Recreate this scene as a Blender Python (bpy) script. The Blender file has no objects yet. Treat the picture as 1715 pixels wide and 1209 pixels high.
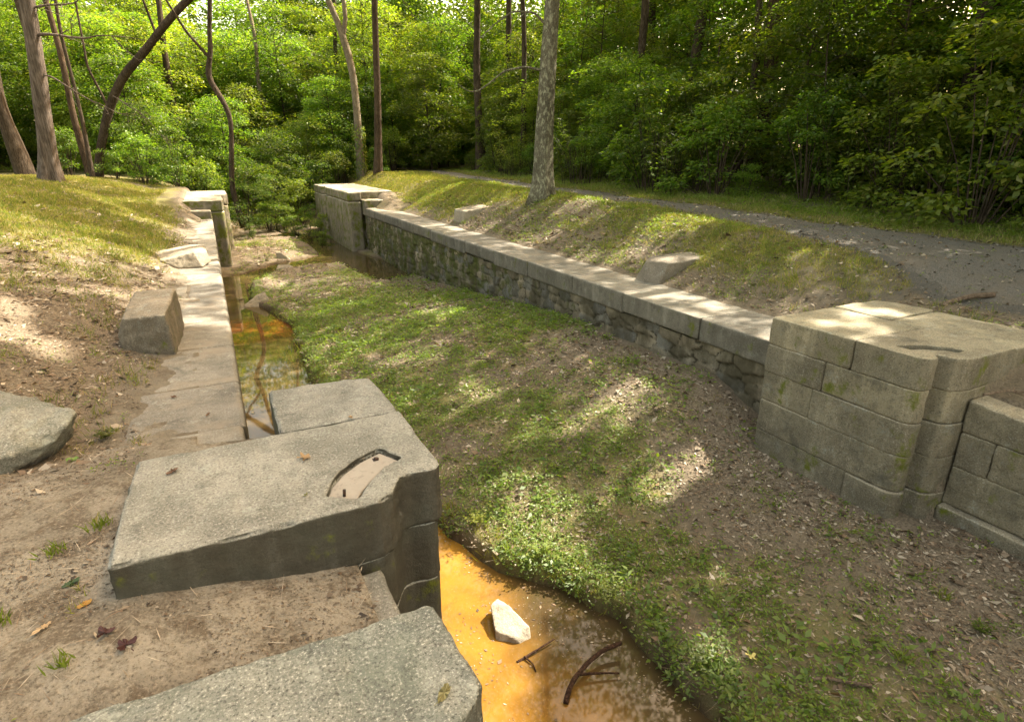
import bpy, bmesh, math, random
import numpy as np
from mathutils import Vector, Matrix

random.seed(7)
RS = np.random.RandomState(11)
SC = bpy.context.scene
COL = SC.collection
PI = math.pi
R = math.radians

# ------------------------------------------------------------------ camera
cam_d = bpy.data.cameras.new('camera')
cam = bpy.data.objects.new('camera', cam_d)
COL.objects.link(cam)
cam_d.sensor_width = 36.0
cam_d.lens = 970.0 / 1715.0 * 36.0
cam_d.clip_start = 0.05
cam_d.clip_end = 600
cam.location = (0, 0, 1.70)
cam.rotation_euler = (R(90 - 19.605), 0, R(-26.772))
SC.camera = cam

# ------------------------------------------------------------------ light
SUN_EL = R(49)
SUN_TRAVEL_AZ = R(188)                     # light comes over the right-hand wood, from a little behind it
st = Vector((math.cos(SUN_TRAVEL_AZ) * math.cos(SUN_EL), math.sin(SUN_TRAVEL_AZ) * math.cos(SUN_EL), -math.sin(SUN_EL)))
sun_d = bpy.data.lights.new('sun', 'SUN')
sun_d.energy = 3.3
sun_d.angle = R(0.5)
sun_d.color = (1.0, 0.92, 0.78)
sun = bpy.data.objects.new('sun', sun_d)
COL.objects.link(sun)
sun.location = (20, 3, 30)
sun.rotation_euler = st.to_track_quat('-Z', 'Y').to_euler()
W = bpy.data.worlds.new('World')
SC.world = W
W.use_nodes = True
wn = W.node_tree
wn.nodes.clear()
wo = wn.nodes.new('ShaderNodeOutputWorld')
wb = wn.nodes.new('ShaderNodeBackground')
sky = wn.nodes.new('ShaderNodeTexSky')
sky.sky_type = 'NISHITA'
sky.sun_disc = False
sky.sun_elevation = SUN_EL
to_sun = -st
sky.sun_rotation = math.atan2(to_sun.x, to_sun.y)
sky.air_density = 1.0
sky.dust_density = 4.0
sky.ozone_density = 0.3
wm = wn.nodes.new('ShaderNodeMix')
wm.data_type = 'RGBA'
wm.blend_type = 'MULTIPLY'
wm.inputs['Factor'].default_value = 1.0
wm.inputs[7].default_value = (1.25, 0.985, 0.63, 1)      # warm white balance of the photograph
wn.links.new(sky.outputs[0], wm.inputs[6])
wn.links.new(wm.outputs[2], wb.inputs['Color'])
wb.inputs['Strength'].default_value = 0.15
wn.links.new(wb.outputs[0], wo.inputs['Surface'])

SC.view_settings.view_transform = 'Standard'
SC.view_settings.look = 'None'
SC.view_settings.gamma = 1.0
SC.view_settings.exposure = 2.65
SC.render.engine = 'CYCLES'
cy = SC.cycles
cy.max_bounces = 7
cy.diffuse_bounces = 4
cy.glossy_bounces = 2
cy.transmission_bounces = 4
cy.transparent_max_bounces = 4
cy.caustics_reflective = False
cy.caustics_refractive = False
cy.use_denoising = True
cy.sample_clamp_indirect = 6.0

# ------------------------------------------------------------------ numpy noise
def _hash(ix, iy, iz, seed):
    h = (ix.astype(np.int64) * 374761393 + iy.astype(np.int64) * 668265263 + iz.astype(np.int64) * 2147483647 + seed * 144665) & 0xFFFFFFFF
    h = ((h ^ (h >> 13)) * 1274126177) & 0xFFFFFFFF
    h = (h ^ (h >> 16)) & 0xFFFFFFFF
    return h / 4294967295.0

def vnoise(p, seed=0):
    p = np.asarray(p, float)
    i = np.floor(p).astype(np.int64)
    f = p - i
    f = f * f * (3 - 2 * f)
    r = 0
    for dx in (0, 1):
        wx = f[..., 0] if dx else 1 - f[..., 0]
        for dy in (0, 1):
            wy = f[..., 1] if dy else 1 - f[..., 1]
            for dz in (0, 1):
                wz = f[..., 2] if dz else 1 - f[..., 2]
                r = r + wx * wy * wz * _hash(i[..., 0] + dx, i[..., 1] + dy, i[..., 2] + dz, seed)
    return r * 2 - 1

def fbm(p, octv=4, seed=0, gain=0.5):
    p = np.asarray(p, float)
    a, s, t = 1.0, 0.0, 0.0
    for o in range(octv):
        s = s + a * vnoise(p * (2.03 ** o) + o * 17.3, seed + o)
        t += a
        a *= gain
    return s / t

def n2(x, y, sc, octv=4, seed=0, gain=0.5):
    return fbm(np.stack([np.asarray(x) * sc, np.asarray(y) * sc, np.zeros_like(np.asarray(x, float)) + seed * 3.1], -1), octv, seed, gain)

def sstep(a, b, x):
    t = np.clip((x - a) / (b - a), 0, 1)
    return t * t * (3 - 2 * t)

# ------------------------------------------------------------------ terrain
WL = -2.15                                   # water level
def stream_edge(y):
    return np.interp(y, [-1, 2, 3.1, 3.7, 4.2, 5, 6, 9, 11.7, 13.4, 15, 16.5, 17.8, 20, 21, 23],
                     [2.75, 2.68, 2.62, 2.4, 1.98, 1.68, 1.35, 1.12, 1.12, 1.32, 1.15, 0.75, 0.62, 0.8, 1.3, 1.6])

def path_near(y):
    return np.interp(y, [-6, 2, 3.8, 4.4, 5.8, 7.4, 9.5, 13, 15, 19, 24, 29, 36, 60], [7.2, 7.4, 7.6, 8.05, 8.7, 9.05, 9.3, 9.1, 9.25, 9.7, 10.2, 10.7, 11.8, 16])

def path_far(y):
    return np.interp(y, [-6, 2, 4.6, 6.4, 8.6, 12.5, 16.5, 21.5, 29, 36, 60], [11.8, 11.6, 11.3, 10.95, 10.6, 10.5, 10.55, 11.1, 12.05, 13.4, 18])

def seg_dist(x, y, pts):
    d = np.full(np.shape(x), 1e9)
    for (ax, ay), (bx, by) in zip(pts[:-1], pts[1:]):
        t = np.clip(((x - ax) * (bx - ax) + (y - ay) * (by - ay)) / ((bx - ax) ** 2 + (by - ay) ** 2), 0, 1)
        d = np.minimum(d, np.hypot(x - ax - t * (bx - ax), y - ay - t * (by - ay)))
    return d

def terr_left(x, y):
    e = np.interp(y, [0, 4.0, 6, 8, 14, 22, 30], [2.0, 1.55, 1.1, 0.85, 0.8, 0.8, 0.9])
    d = np.maximum(0, -x - e)
    cap = np.interp(y, [0, 5, 10, 18, 26, 36, 60], [0.9, 1.1, 1.5, 1.65, 1.45, 1.1, 1.0])
    sl_ = np.interp(y, [4, 9, 13], [0.42, 0.55, 0.66])
    z = -0.35 + cap * (1 - np.exp(-d * sl_ / cap))
    z = z + 0.05 * sstep(-0.50, -0.95, x + 0.30 * n2(x * .3, y, 1.6, 4, 12)) * sstep(4.9, 5.6, y) * sstep(0.25, 0.0, d)
    lift = np.interp(y, [20.5, 23.2], [0, 0.64])
    z = np.maximum(z, -0.35 + lift * sstep(-0.25, -0.95, x))
    z = z + (0.09 * n2(x, y, 0.5, 3, 3) + 0.045 * n2(x, y, 1.6, 3, 13)) * sstep(0.1, 1.2, d) + 0.012 * n2(x, y, 3.0, 3, 4)
    z = z + (0.014 * n2(x, y, 4.5, 4, 5, .6) + 0.007 * n2(x, y, 15.0, 2, 6)) * sstep(9, 6, y)
    z = z + 0.035 * sstep(1.0, 0.0, np.abs(y - 3.6)) * sstep(-0.45, -0.8, x)
    z = z + 0.165 * sstep(0.5, -0.72, x) * sstep(1.75, 2.5, y) * sstep(5.0, 3.8, y) * sstep(-2.2, -1.2, x)
    z = z - 0.10 * sstep(1.98, 1.6, y) * sstep(-1.4, -0.9, x)
    return z

def terr_right(x, y):
    cap = np.interp(y, [2, 5, 10, 15, 30], [0.28, 0.34, 0.5, 0.62, 0.72])
    t = sstep(6.45, 8.7, x)
    z1 = -0.385 + (cap + 0.385) * (0.35 * t + 0.65 * np.clip((x - 6.5) / 2.1, 0, 1) ** 0.9)
    z2 = np.interp(x, [5.7, 6.0, 7.0, 8.5], [-0.33, -0.30, 0.02, 0.28])
    z2b = np.interp(x, [5.6, 6.6, 7.2, 8.5], [-0.1, -0.04, 0.03, 0.28])
    w = sstep(2.35, 2.42, y)
    z2 = z2 * (1 - w) + z2b * w
    w = sstep(4.02, 4.2, y)
    z = z2 * (1 - w) + z1 * w
    lift = np.interp(y, [22.6, 25.0], [0, 0.56])
    z = np.maximum(z, -0.385 + lift * sstep(5.9, 6.6, x))
    z = z + 0.06 * np.maximum(0, x - path_far(y) - 0.3)
    z = z + (0.08 * n2(x, y, 0.45, 3, 8) + 0.05 * n2(x, y, 1.5, 3, 18)) * sstep(6.7, 7.6, x) + 0.012 * n2(x, y, 3.1, 3, 9)
    return z

def terr_floor(x, y):
    w = np.interp(y, [-2, 2.4, 4.1, 5.2, 8.5, 10, 13.5, 17, 19.5, 22, 26, 33, 60],
                  [-1.5, -1.56, -1.46, -1.08, -1.13, -1.24, -1.62, -1.97, -2.08, -2.16, -2.1, -1.9, -1.6])
    xs = stream_edge(y) + 0.10 * n2(x * 0 + 3, y, 1.4, 3, 21) + 0.05 * n2(x * 0, y, 5, 2, 22)
    t = np.clip((x - xs) / np.maximum(5.4 - xs, 0.5), 0, 1)
    up = WL + 0.14 + (w - WL - 0.14) * t
    far = sstep(19.5, 22.5, y)
    up = up * (1 - far) + (WL + 0.09 + 0.10 * n2(x, y, 0.9, 3, 31) + np.maximum(0, y - 31) * 0.03) * far
    bank = sstep(-0.10, 0.10, x - xs)
    bank = np.maximum(bank, far)
    z = (WL - 0.22) * (1 - bank) + up * bank
    # channels and pools further down the lock
    d = seg_dist(x, y, [(0.4, 19.8), (1.0, 21.2), (2.0, 22.6), (3.0, 23.3), (4.6, 23.2), (5.3, 22.0), (5.75, 19.0)])
    wid = np.interp(x, [0, 2, 3, 4.4, 5.3, 5.7], [0.5, 0.45, 0.7, 1.5, 0.9, 0.4])
    z = z - 0.30 * sstep(wid + 0.18, wid - 0.15, d)
    d2 = seg_dist(x, y, [(4.4, 24), (4.5, 27), (4.2, 30), (3.6, 33)])
    z = z - 0.28 * sstep(0.9, 0.45, d2)
    z = z + 0.10 * sstep(0.9, 0, np.hypot((x - 0.9) / 1.2, (y - 18.9) / 1.0)) * sstep(0.1, 0.4, x)
    z = z + 0.16 * sstep(1.0, 0, np.hypot((x - 1.1) / 1.5, (y - 26.3) / 2.2))
    z = z + (0.035 * n2(x, y, 1.1, 4, 41) + 0.016 * n2(x, y, 5.0, 3, 42)) * bank
    z = z + 0.07 * sstep(1.6, 0.0, np.hypot((x - 4.9) / 1.2, y - 2.2)) 
    return z

def terr(x, y):
    x = np.asarray(x, float); y = np.asarray(y, float)
    zl, zf, zr = terr_left(x, y), terr_floor(x, y), terr_right(x, y)
    xl = np.where(y < 2.95, 0.495, np.where(y < 4.42, 0.72, -0.28))
    wl = np.where(y > 30.5, np.clip((y - 30.5) * 0.5, 0.06, 2.2), 0.05)
    xr = np.where(y < 2.40, 5.86, np.where(y < 4.0, 5.62, 5.98))
    wr = np.where(y > 31.5, np.clip((y - 31.5) * 0.5, 0.06, 2.2), 0.05)
    a = np.clip((x - (xl - wl)) / (2 * wl), 0, 1)
    b = np.clip((x - (xr - wr)) / (2 * wr), 0, 1)
    z = zl * (1 - a) + zf * a
    z = z * (1 - b) + zr * b
    return z + 0.10 * np.maximum(0, y - 46) * sstep(46, 60, y)

# ------------------------------------------------------------------ object helpers
def link(name, me, m=None, parent=None):
    o = bpy.data.objects.new(name, me)
    COL.objects.link(o)
    if m is not None and me is not None and not me.materials:
        me.materials.append(m)
    if parent is not None:
        o.parent = parent
        o.matrix_parent_inverse = parent.matrix_basis.inverted()
    return o

def tag(o, label=None, cat=None, group=None, kind=None):
    if label: o['label'] = label
    if cat: o['category'] = cat
    if group: o['group'] = group
    if kind: o['kind'] = kind
    return o

def thing(name, label, cat, loc=(0, 0, 0), group=None):
    o = bpy.data.objects.new(name, None)
    COL.objects.link(o)
    o.location = loc
    o.empty_display_size = 0.2
    return tag(o, label, cat, group)

def np_mesh(name, v, f, smooth=False, fattr=None, vattr=None):
    v = np.asarray(v, np.float32); f = np.asarray(f, np.int32)
    n, k = f.shape
    me = bpy.data.meshes.new(name)
    me.vertices.add(len(v)); me.vertices.foreach_set('co', v.ravel())
    me.loops.add(n * k); me.loops.foreach_set('vertex_index', f.ravel())
    me.polygons.add(n)
    me.polygons.foreach_set('loop_start', np.arange(n, dtype=np.int32) * k)
    if smooth:
        me.polygons.foreach_set('use_smooth', np.ones(n, bool))
    me.update(calc_edges=True)
    for nm, arr in (fattr or {}).items():
        put_attr(me, nm, arr, 'FACE')
    for nm, arr in (vattr or {}).items():
        put_attr(me, nm, arr, 'POINT')
    return me

def put_attr(me, nm, arr, dom):
    arr = np.asarray(arr, np.float32)
    if arr.ndim == 1:
        a = me.attributes.new(nm, 'FLOAT', dom); a.data.foreach_set('value', arr)
    else:
        a = me.attributes.new(nm, 'FLOAT_COLOR', dom)
        c = np.ones((len(arr), 4), np.float32); c[:, :3] = arr[:, :3]
        a.data.foreach_set('color', c.ravel())

# ------------------------------------------------------------------ material helpers
class NT:
    def __init__(self, name):
        self.m = bpy.data.materials.new(name)
        self.m.use_nodes = True
        self.t = self.m.node_tree
        self.t.nodes.clear()
        self.out = self.t.nodes.new('ShaderNodeOutputMaterial')
        self._pos = None
    def put(self, sock, v):
        if hasattr(v, 'links') or isinstance(v, bpy.types.NodeSocket):
            self.t.links.new(v, sock)
        else:
            if isinstance(v, (tuple, list)) and len(v) == 3 and sock.type == 'RGBA':
                v = (*v, 1)
            sock.default_value = v
    def pos(self):
        if self._pos is None:
            self._pos = self.t.nodes.new('ShaderNodeNewGeometry')
        return self._pos.outputs['Position']
    def normal(self):
        self.pos(); return self._pos.outputs['Normal']
    def objco(self):
        return self.t.nodes.new('ShaderNodeTexCoord').outputs['Object']
    def noise(self, scale, detail=4, rough=0.55, vec=None, dist=0.0, col=False):
        n = self.t.nodes.new('ShaderNodeTexNoise')
        n.inputs['Scale'].default_value = scale
        n.inputs['Detail'].default_value = detail
        n.inputs['Roughness'].default_value = rough
        n.inputs['Distortion'].default_value = dist
        self.t.links.new(vec if vec is not None else self.pos(), n.inputs['Vector'])
        return n.outputs['Color' if col else 'Fac']
    def vor(self, scale, vec=None, feature='F1', out='Distance'):
        n = self.t.nodes.new('ShaderNodeTexVoronoi')
        n.feature = feature
        n.inputs['Scale'].default_value = scale
        self.t.links.new(vec if vec is not None else self.pos(), n.inputs['Vector'])
        return n.outputs[out]
    def ramp(self, v, a, b, ca=0.0, cb=1.0):
        n = self.t.nodes.new('ShaderNodeMapRange')
        n.interpolation_type = 'SMOOTHSTEP'
        n.clamp = True
        self.put(n.inputs[0], v)
        for i, q in zip((1, 2, 3, 4), (a, b, ca, cb)):
            self.put(n.inputs[i], q)
        return n.outputs[0]
    def math(self, op, a, b=0.0, clamp=False):
        n = self.t.nodes.new('ShaderNodeMath'); n.operation = op; n.use_clamp = clamp
        self.put(n.inputs[0], a); self.put(n.inputs[1], b)
        return n.outputs[0]
    def mix(self, f, a, b, mode='MIX'):
        n = self.t.nodes.new('ShaderNodeMix'); n.data_type = 'RGBA'; n.blend_type = mode
        self.put(n.inputs[0], f); self.put(n.inputs[6], a); self.put(n.inputs[7], b)
        return n.outputs[2]
    def attr(self, nm, out='Fac'):
        n = self.t.nodes.new('ShaderNodeAttribute'); n.attribute_name = nm
        return n.outputs[out]
    def sep(self, v, i):
        n = self.t.nodes.new('ShaderNodeSeparateXYZ'); self.t.links.new(v, n.inputs[0]); return n.outputs[i]
    def scalev(self, v, s):
        n = self.t.nodes.new('ShaderNodeVectorMath'); n.operation = 'MULTIPLY'
        self.t.links.new(v, n.inputs[0]); n.inputs[1].default_value = s; return n.outputs[0]
    def bump(self, h, strength=0.5, dist=0.01, normal=None):
        n = self.t.nodes.new('ShaderNodeBump')
        n.inputs['Strength'].default_value = strength; n.inputs['Distance'].default_value = dist
        self.t.links.new(h, n.inputs['Height'])
        if normal is not None: self.t.links.new(normal, n.inputs['Normal'])
        return n.outputs[0]
    def rnd(self):
        return self.t.nodes.new('ShaderNodeObjectInfo').outputs['Random']
    def principled(self, color, rough=0.85, normal=None, spec=0.3, **kw):
        n = self.t.nodes.new('ShaderNodeBsdfPrincipled')
        self.put(n.inputs['Base Color'], color); self.put(n.inputs['Roughness'], rough)
        self.put(n.inputs['Specular IOR Level'], spec)
        if normal is not None: self.t.links.new(normal, n.inputs['Normal'])
        for k, v in kw.items(): self.put(n.inputs[k], v)
        self.t.links.new(n.outputs[0], self.out.inputs['Surface'])
        return self.m

def granite(name, light, dark, green=0.0, stain=0.6, moss=0.0, speck=1.0, sand=0.0, smin=0.3):
    """weathered granite: speckle, big blotches, algae-stained vertical faces, moss in patches"""
    q = NT(name)
    big = q.noise(1.7, 5, 0.6)
    mid = q.noise(9, 5, 0.6)
    fine = q.noise(75, 4, 0.75)
    fine2 = q.noise(150, 3, 0.7)
    c = q.mix(q.ramp(big, 0.40, 0.60), light, dark)
    c = q.mix(q.ramp(q.noise(3.3, 6, 0.7), 0.54, 0.66, 0, 0.5), c, tuple(v * 0.55 for v in dark))
    c = q.mix(1.0, c, q.mix(q.rnd(), (0.74, 0.73, 0.73), (1.18, 1.15, 1.07)), 'MULTIPLY')
    c = q.mix(q.ramp(mid, 0.45, 0.72, 0, 0.45), c, tuple(v * 0.62 for v in dark))
    c = q.mix(q.ramp(fine, 0.54, 0.66, 0, 0.6 * speck), c, (0.50, 0.47, 0.40))
    c = q.mix(q.ramp(fine, 0.47, 0.36, 0, 0.7 * speck), c, (0.06, 0.055, 0.045))
    c = q.mix(q.ramp(q.noise(28, 4, .7), 0.54, 0.68, 0, 0.35), c, tuple(v * 0.5 for v in dark))
    c = q.mix(q.ramp(fine2, 0.60, 0.72, 0, 0.4 * speck), c, (0.52, 0.49, 0.43))
    lich = q.math('MULTIPLY', q.ramp(q.noise(5.5, 5, .7), 0.56, 0.64), q.ramp(q.noise(45, 3, .6), .42, .55))
    c = q.mix(q.math('MULTIPLY', lich, 0.5), c, (0.36, 0.36, 0.30))
    drk = q.ramp(q.noise(2.1, 7, .75, dist=.6), 0.56, 0.68, 0, .6)
    c = q.mix(drk, c, (0.075, 0.07, 0.058))
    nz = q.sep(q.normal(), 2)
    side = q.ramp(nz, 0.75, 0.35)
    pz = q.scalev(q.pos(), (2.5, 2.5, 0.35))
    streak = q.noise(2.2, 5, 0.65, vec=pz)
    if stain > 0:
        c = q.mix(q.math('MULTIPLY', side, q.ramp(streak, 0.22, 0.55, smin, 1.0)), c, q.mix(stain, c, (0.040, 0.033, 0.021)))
    if green > 0:
        g = q.noise(3.1, 4, 0.6)
        c = q.mix(q.ramp(g, 0.42, 0.7, 0, green), c, (0.115, 0.135, 0.10))
    if moss > 0:
        g = q.noise(3.4, 6, 0.7, vec=q.scalev(q.pos(), (1, 1, 0.8)))
        mk = q.math('MULTIPLY', q.ramp(g, 0.62 - 0.16 * moss, 0.72 - 0.1 * moss), side)
        c = q.mix(mk, c, q.mix(q.noise(40, 2), (0.045, 0.06, 0.008), (0.14, 0.14, 0.015)))
    if sand > 0:
        g = q.noise(2.3, 5, 0.65)
        up = q.ramp(nz, 0.7, 0.9)
        c = q.mix(q.math('MULTIPLY', q.ramp(g, 0.5, 0.68, 0, sand), up), c, (0.25, 0.205, 0.15))
    h = q.math('ADD', q.math('MULTIPLY', fine, 0.5), q.math('ADD', mid, q.math('MULTIPLY', q.noise(38, 4, 0.7), 0.8)))
    nb = q.bump(h, 0.8, 0.012)
    return q.principled(c, 0.88, nb, 0.25)

M = {}
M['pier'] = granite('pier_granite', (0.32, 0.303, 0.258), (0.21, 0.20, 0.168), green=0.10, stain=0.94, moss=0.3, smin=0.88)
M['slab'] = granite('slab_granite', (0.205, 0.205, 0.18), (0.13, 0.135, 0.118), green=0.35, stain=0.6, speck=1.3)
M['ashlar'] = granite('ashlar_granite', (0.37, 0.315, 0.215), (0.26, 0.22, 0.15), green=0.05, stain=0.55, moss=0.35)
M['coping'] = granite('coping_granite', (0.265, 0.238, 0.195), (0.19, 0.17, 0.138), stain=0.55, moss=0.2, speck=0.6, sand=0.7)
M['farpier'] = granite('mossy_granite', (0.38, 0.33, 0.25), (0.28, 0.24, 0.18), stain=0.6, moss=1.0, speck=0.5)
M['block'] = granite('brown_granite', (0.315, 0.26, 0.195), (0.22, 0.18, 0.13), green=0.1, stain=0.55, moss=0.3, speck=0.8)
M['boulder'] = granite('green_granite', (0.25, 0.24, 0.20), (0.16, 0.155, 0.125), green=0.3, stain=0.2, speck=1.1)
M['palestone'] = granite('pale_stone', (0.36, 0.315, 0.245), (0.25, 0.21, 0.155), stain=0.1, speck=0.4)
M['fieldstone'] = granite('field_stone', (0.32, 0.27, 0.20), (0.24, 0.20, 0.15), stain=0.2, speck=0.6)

def mat_cement():
    q = NT('cement')
    c = q.mix(q.noise(14, 4), (0.36, 0.315, 0.255), (0.28, 0.24, 0.195))
    c = q.mix(q.ramp(q.noise(9, 6, .75), .52, .66, 0, .7), c, (0.17, 0.14, 0.11))
    c = q.mix(q.ramp(q.noise(90, 2), 0.6, 0.72, 0, .5), c, (0.26, 0.22, 0.18))
    return q.principled(c, 0.92, q.bump(q.noise(90, 3), 0.25, 0.004), 0.2)
M['cement'] = mat_cement()

def mat_iron():
    q = NT('rusty_iron')
    c = q.mix(q.ramp(q.noise(60, 4), 0.4, 0.65), (0.022, 0.018, 0.016), (0.075, 0.035, 0.018))
    return q.principled(c, 0.7, q.bump(q.noise(120, 3), 0.6, 0.003), 0.4, Metallic=0.4)
M['iron'] = mat_iron()

def mat_rubble():
    q = NT('rubble_masonry')
    t = q.attr('tone', 'Color')
    gap = q.attr('gap')
    c = q.mix(q.ramp(q.noise(7, 5, .65), 0.3, 0.75), t, q.mix(0.5, t, (0.05, 0.042, 0.03)))
    c = q.mix(q.ramp(q.noise(60, 3, .7), 0.5, 0.7, 0, .5), c, (0.34, 0.28, 0.19))
    c = q.mix(q.ramp(gap, 0.25, 0.85), c, (0.05, 0.04, 0.027))
    st = q.noise(1.6, 5, 0.65, vec=q.scalev(q.pos(), (1, 1, 0.45)))
    c = q.mix(q.ramp(st, 0.38, 0.62, 0.0, 0.85), c, (0.05, 0.042, 0.024))
    y = q.sep(q.pos(), 1)
    far = q.ramp(y, 6, 15, 0.0, 0.2)
    g = q.math('ADD', q.noise(2.6, 6, 0.7), far)
    mk = q.ramp(g, 0.62, 0.76, 0, .85)
    c = q.mix(mk, c, q.mix(q.noise(50, 2), (0.022, 0.032, 0.008), (0.085, 0.088, 0.012)))
    return q.principled(c, 0.92, q.bump(q.noise(45, 5, .7), 0.6, 0.012), 0.15)
M['rubble'] = mat_rubble()

def mat_ground():
    q = NT('ground')
    grass, litter, sand, mud, gravel = (q.attr(k) for k in ('grass', 'litter', 'sand', 'mud', 'gravel'))
    nb = q.noise(2.0, 6, 0.65); nm = q.noise(13, 6, 0.7); nf = q.noise(70, 4, 0.7)
    soil = q.mix(q.ramp(nm, 0.3, 0.7), (0.165, 0.132, 0.088), (0.082, 0.064, 0.043))
    soil = q.mix(q.ramp(nf, 0.55, 0.7, 0, 0.5), soil, (0.20, 0.15, 0.10))
    sandc = q.mix(q.ramp(nb, 0.35, 0.65), (0.285, 0.245, 0.185), (0.18, 0.152, 0.114))
    sandc = q.mix(q.ramp(q.noise(4.2, 7, 0.75), 0.46, 0.60, 0, 0.85), sandc, (0.115, 0.087, 0.058))
    sandc = q.mix(q.ramp(nm, 0.52, 0.68, 0, 0.7), sandc, (0.10, 0.075, 0.05))
    sandc = q.mix(q.ramp(nf, 0.53, 0.66, 0, 0.75), sandc, (0.075, 0.056, 0.038))
    sandc = q.mix(q.ramp(nf, 0.46, 0.36, 0, 0.5), sandc, (0.36, 0.30, 0.225))
    lit = q.mix(q.ramp(q.noise(45, 5, .75), 0.38, 0.64), (0.20, 0.158, 0.108), (0.09, 0.068, 0.046))
    lit = q.mix(q.ramp(q.vor(75, out='Color'), 0.72, 0.95, 0, .7), lit, (0.22, 0.17, 0.12))
    gr = q.mix(q.ramp(nm, 0.3, 0.7), (0.11, 0.112, 0.032), (0.185, 0.155, 0.062))
    gr = q.mix(q.ramp(nf, 0.5, 0.7, 0, 0.6), gr, (0.045, 0.055, 0.014))
    def zone(base, col, a, w=0.35):
        f = q.math('ADD', a, q.math('MULTIPLY', q.math('SUBTRACT', nm, 0.5), 0.9))
        f = q.math('ADD', f, q.math('MULTIPLY', q.math('SUBTRACT', nf, 0.5), 0.5))
        return q.mix(q.ramp(f, 0.5 - w, 0.5 + w), base, col)
    c = zone(soil, sandc, sand)
    c = zone(c, lit, litter)
    c = zone(c, gr, grass)
    gv = q.mix(q.ramp(q.noise(150, 2, .6), 0.35, 0.65), (0.13, 0.117, 0.10), (0.06, 0.054, 0.046))
    c = zone(c, gv, gravel, 0.2)
    wet = q.mix(nm, (0.055, 0.040, 0.024), (0.10, 0.068, 0.035))
    c = q.mix(mud, c, wet)
    h = q.math('ADD', q.math('MULTIPLY', nf, 0.4), nm)
    return q.principled(c, 0.95, q.bump(h, 0.9, 0.03), 0.15)
M['ground'] = mat_ground()

def mat_path():
    q = NT('gravel')
    v = q.vor(95, out='Color')
    c = q.mix(q.ramp(q.sep(v, 0), 0.1, 0.9), (0.155, 0.14, 0.12), (0.062, 0.057, 0.05))
    c = q.mix(q.ramp(q.noise(1.1, 5, .65), 0.42, 0.68, 0, .75), c, (0.12, 0.10, 0.075))
    c = q.mix(q.ramp(q.noise(30, 3, .7), 0.6, 0.72, 0, .6), c, (0.20, 0.165, 0.12))
    return q.principled(c, 0.9, q.bump(q.vor(95), 0.6, 0.012), 0.25)
M['path'] = mat_path()

def mat_water():
    q = NT('murky_water')
    y = q.sep(q.pos(), 1); x = q.sep(q.pos(), 0)
    big = q.noise(1.1, 3, 0.5, dist=0.6)
    ora = q.mix(q.ramp(big, 0.35, 0.7), (0.26, 0.129, 0.020), (0.175, 0.086, 0.016))
    ora = q.mix(q.ramp(q.noise(2.4, 6, .7, dist=1.0), 0.50, 0.72, 0, .75), ora, (0.12, 0.058, 0.016))
    ora = q.mix(q.ramp(q.noise(55, 3, .7), 0.62, 0.72, 0, .5), ora, (0.36, 0.25, 0.10))
    clear = q.mix(q.ramp(q.noise(3, 4, .6), 0.35, 0.7), (0.05, 0.038, 0.016), (0.075, 0.05, 0.018))
    edge = q.ramp(q.math('ADD', x, q.math('MULTIPLY', big, 0.9)), 1.95, 2.75)      # silt thins towards the bank
    near = q.mix(edge, ora, (0.05, 0.034, 0.016))
    rust = q.math('MULTIPLY', q.ramp(q.math('ABSOLUTE', q.math('SUBTRACT', y, 14.3)), 1.4, 0.2), q.ramp(q.noise(2.5, 3), .35, .6))
    far = q.mix(rust, clear, (0.17, 0.06, 0.012))
    mid = q.ramp(q.math('ABSOLUTE', q.math('SUBTRACT', y, 9.4)), 1.5, 0.3, 0, 0.7)
    far = q.mix(mid, far, (0.085, 0.054, 0.018))
    c = q.mix(q.ramp(y, 5.4, 6.6), near, far)
    nb = q.bump(q.noise(4, 2, .5), 0.02, 0.02)
    return q.principled(c, 0.03, nb, 0.5, IOR=1.33)
M['water'] = mat_water()

def mat_bark(name, a, b, lichen=None, vscale=0.12, scale=26):
    q = NT(name)
    co = q.objco()
    v = q.scalev(co, (1, 1, vscale))
    r = q.noise(scale, 5, 0.65, vec=v, dist=0.4)
    c = q.mix(q.ramp(r, 0.35, 0.65), b, a)
    c = q.mix(q.ramp(q.noise(2.2, 4, vec=co), .35, .7, 0, .5), c, tuple(x * .5 for x in b))
    if lichen:
        c = q.mix(q.ramp(q.noise(13, 5, .7, vec=q.scalev(co, (1, 1, .5))), 0.5, 0.62, 0, .8), c, lichen)
    return q.principled(c, 0.95, q.bump(r, 0.9, 0.035), 0.1)
M['bark_cedar'] = mat_bark('cedar_bark', (0.165, 0.133, 0.108), (0.062, 0.048, 0.037), vscale=0.06, scale=34)
M['bark_grey'] = mat_bark('lichen_bark', (0.17, 0.155, 0.105), (0.075, 0.065, 0.045), lichen=(0.29, 0.285, 0.19), vscale=0.35, scale=40)
M['bark_brown'] = mat_bark('brown_bark', (0.10, 0.07, 0.046), (0.04, 0.027, 0.017), vscale=0.2, scale=30)
M['bark_dark'] = mat_bark('dark_bark', (0.085, 0.065, 0.045), (0.028, 0.02, 0.014), vscale=0.2, scale=28)
M['bark_pale'] = mat_bark('pale_bark', (0.24, 0.20, 0.14), (0.12, 0.095, 0.065), vscale=0.2, scale=30)
M['stick'] = mat_bark('dead_wood', (0.27, 0.20, 0.14), (0.11, 0.075, 0.05), vscale=1, scale=40)
M['wetstick'] = mat_bark('wet_wood', (0.075, 0.04, 0.025), (0.03, 0.016, 0.01), vscale=1, scale=40)

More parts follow.
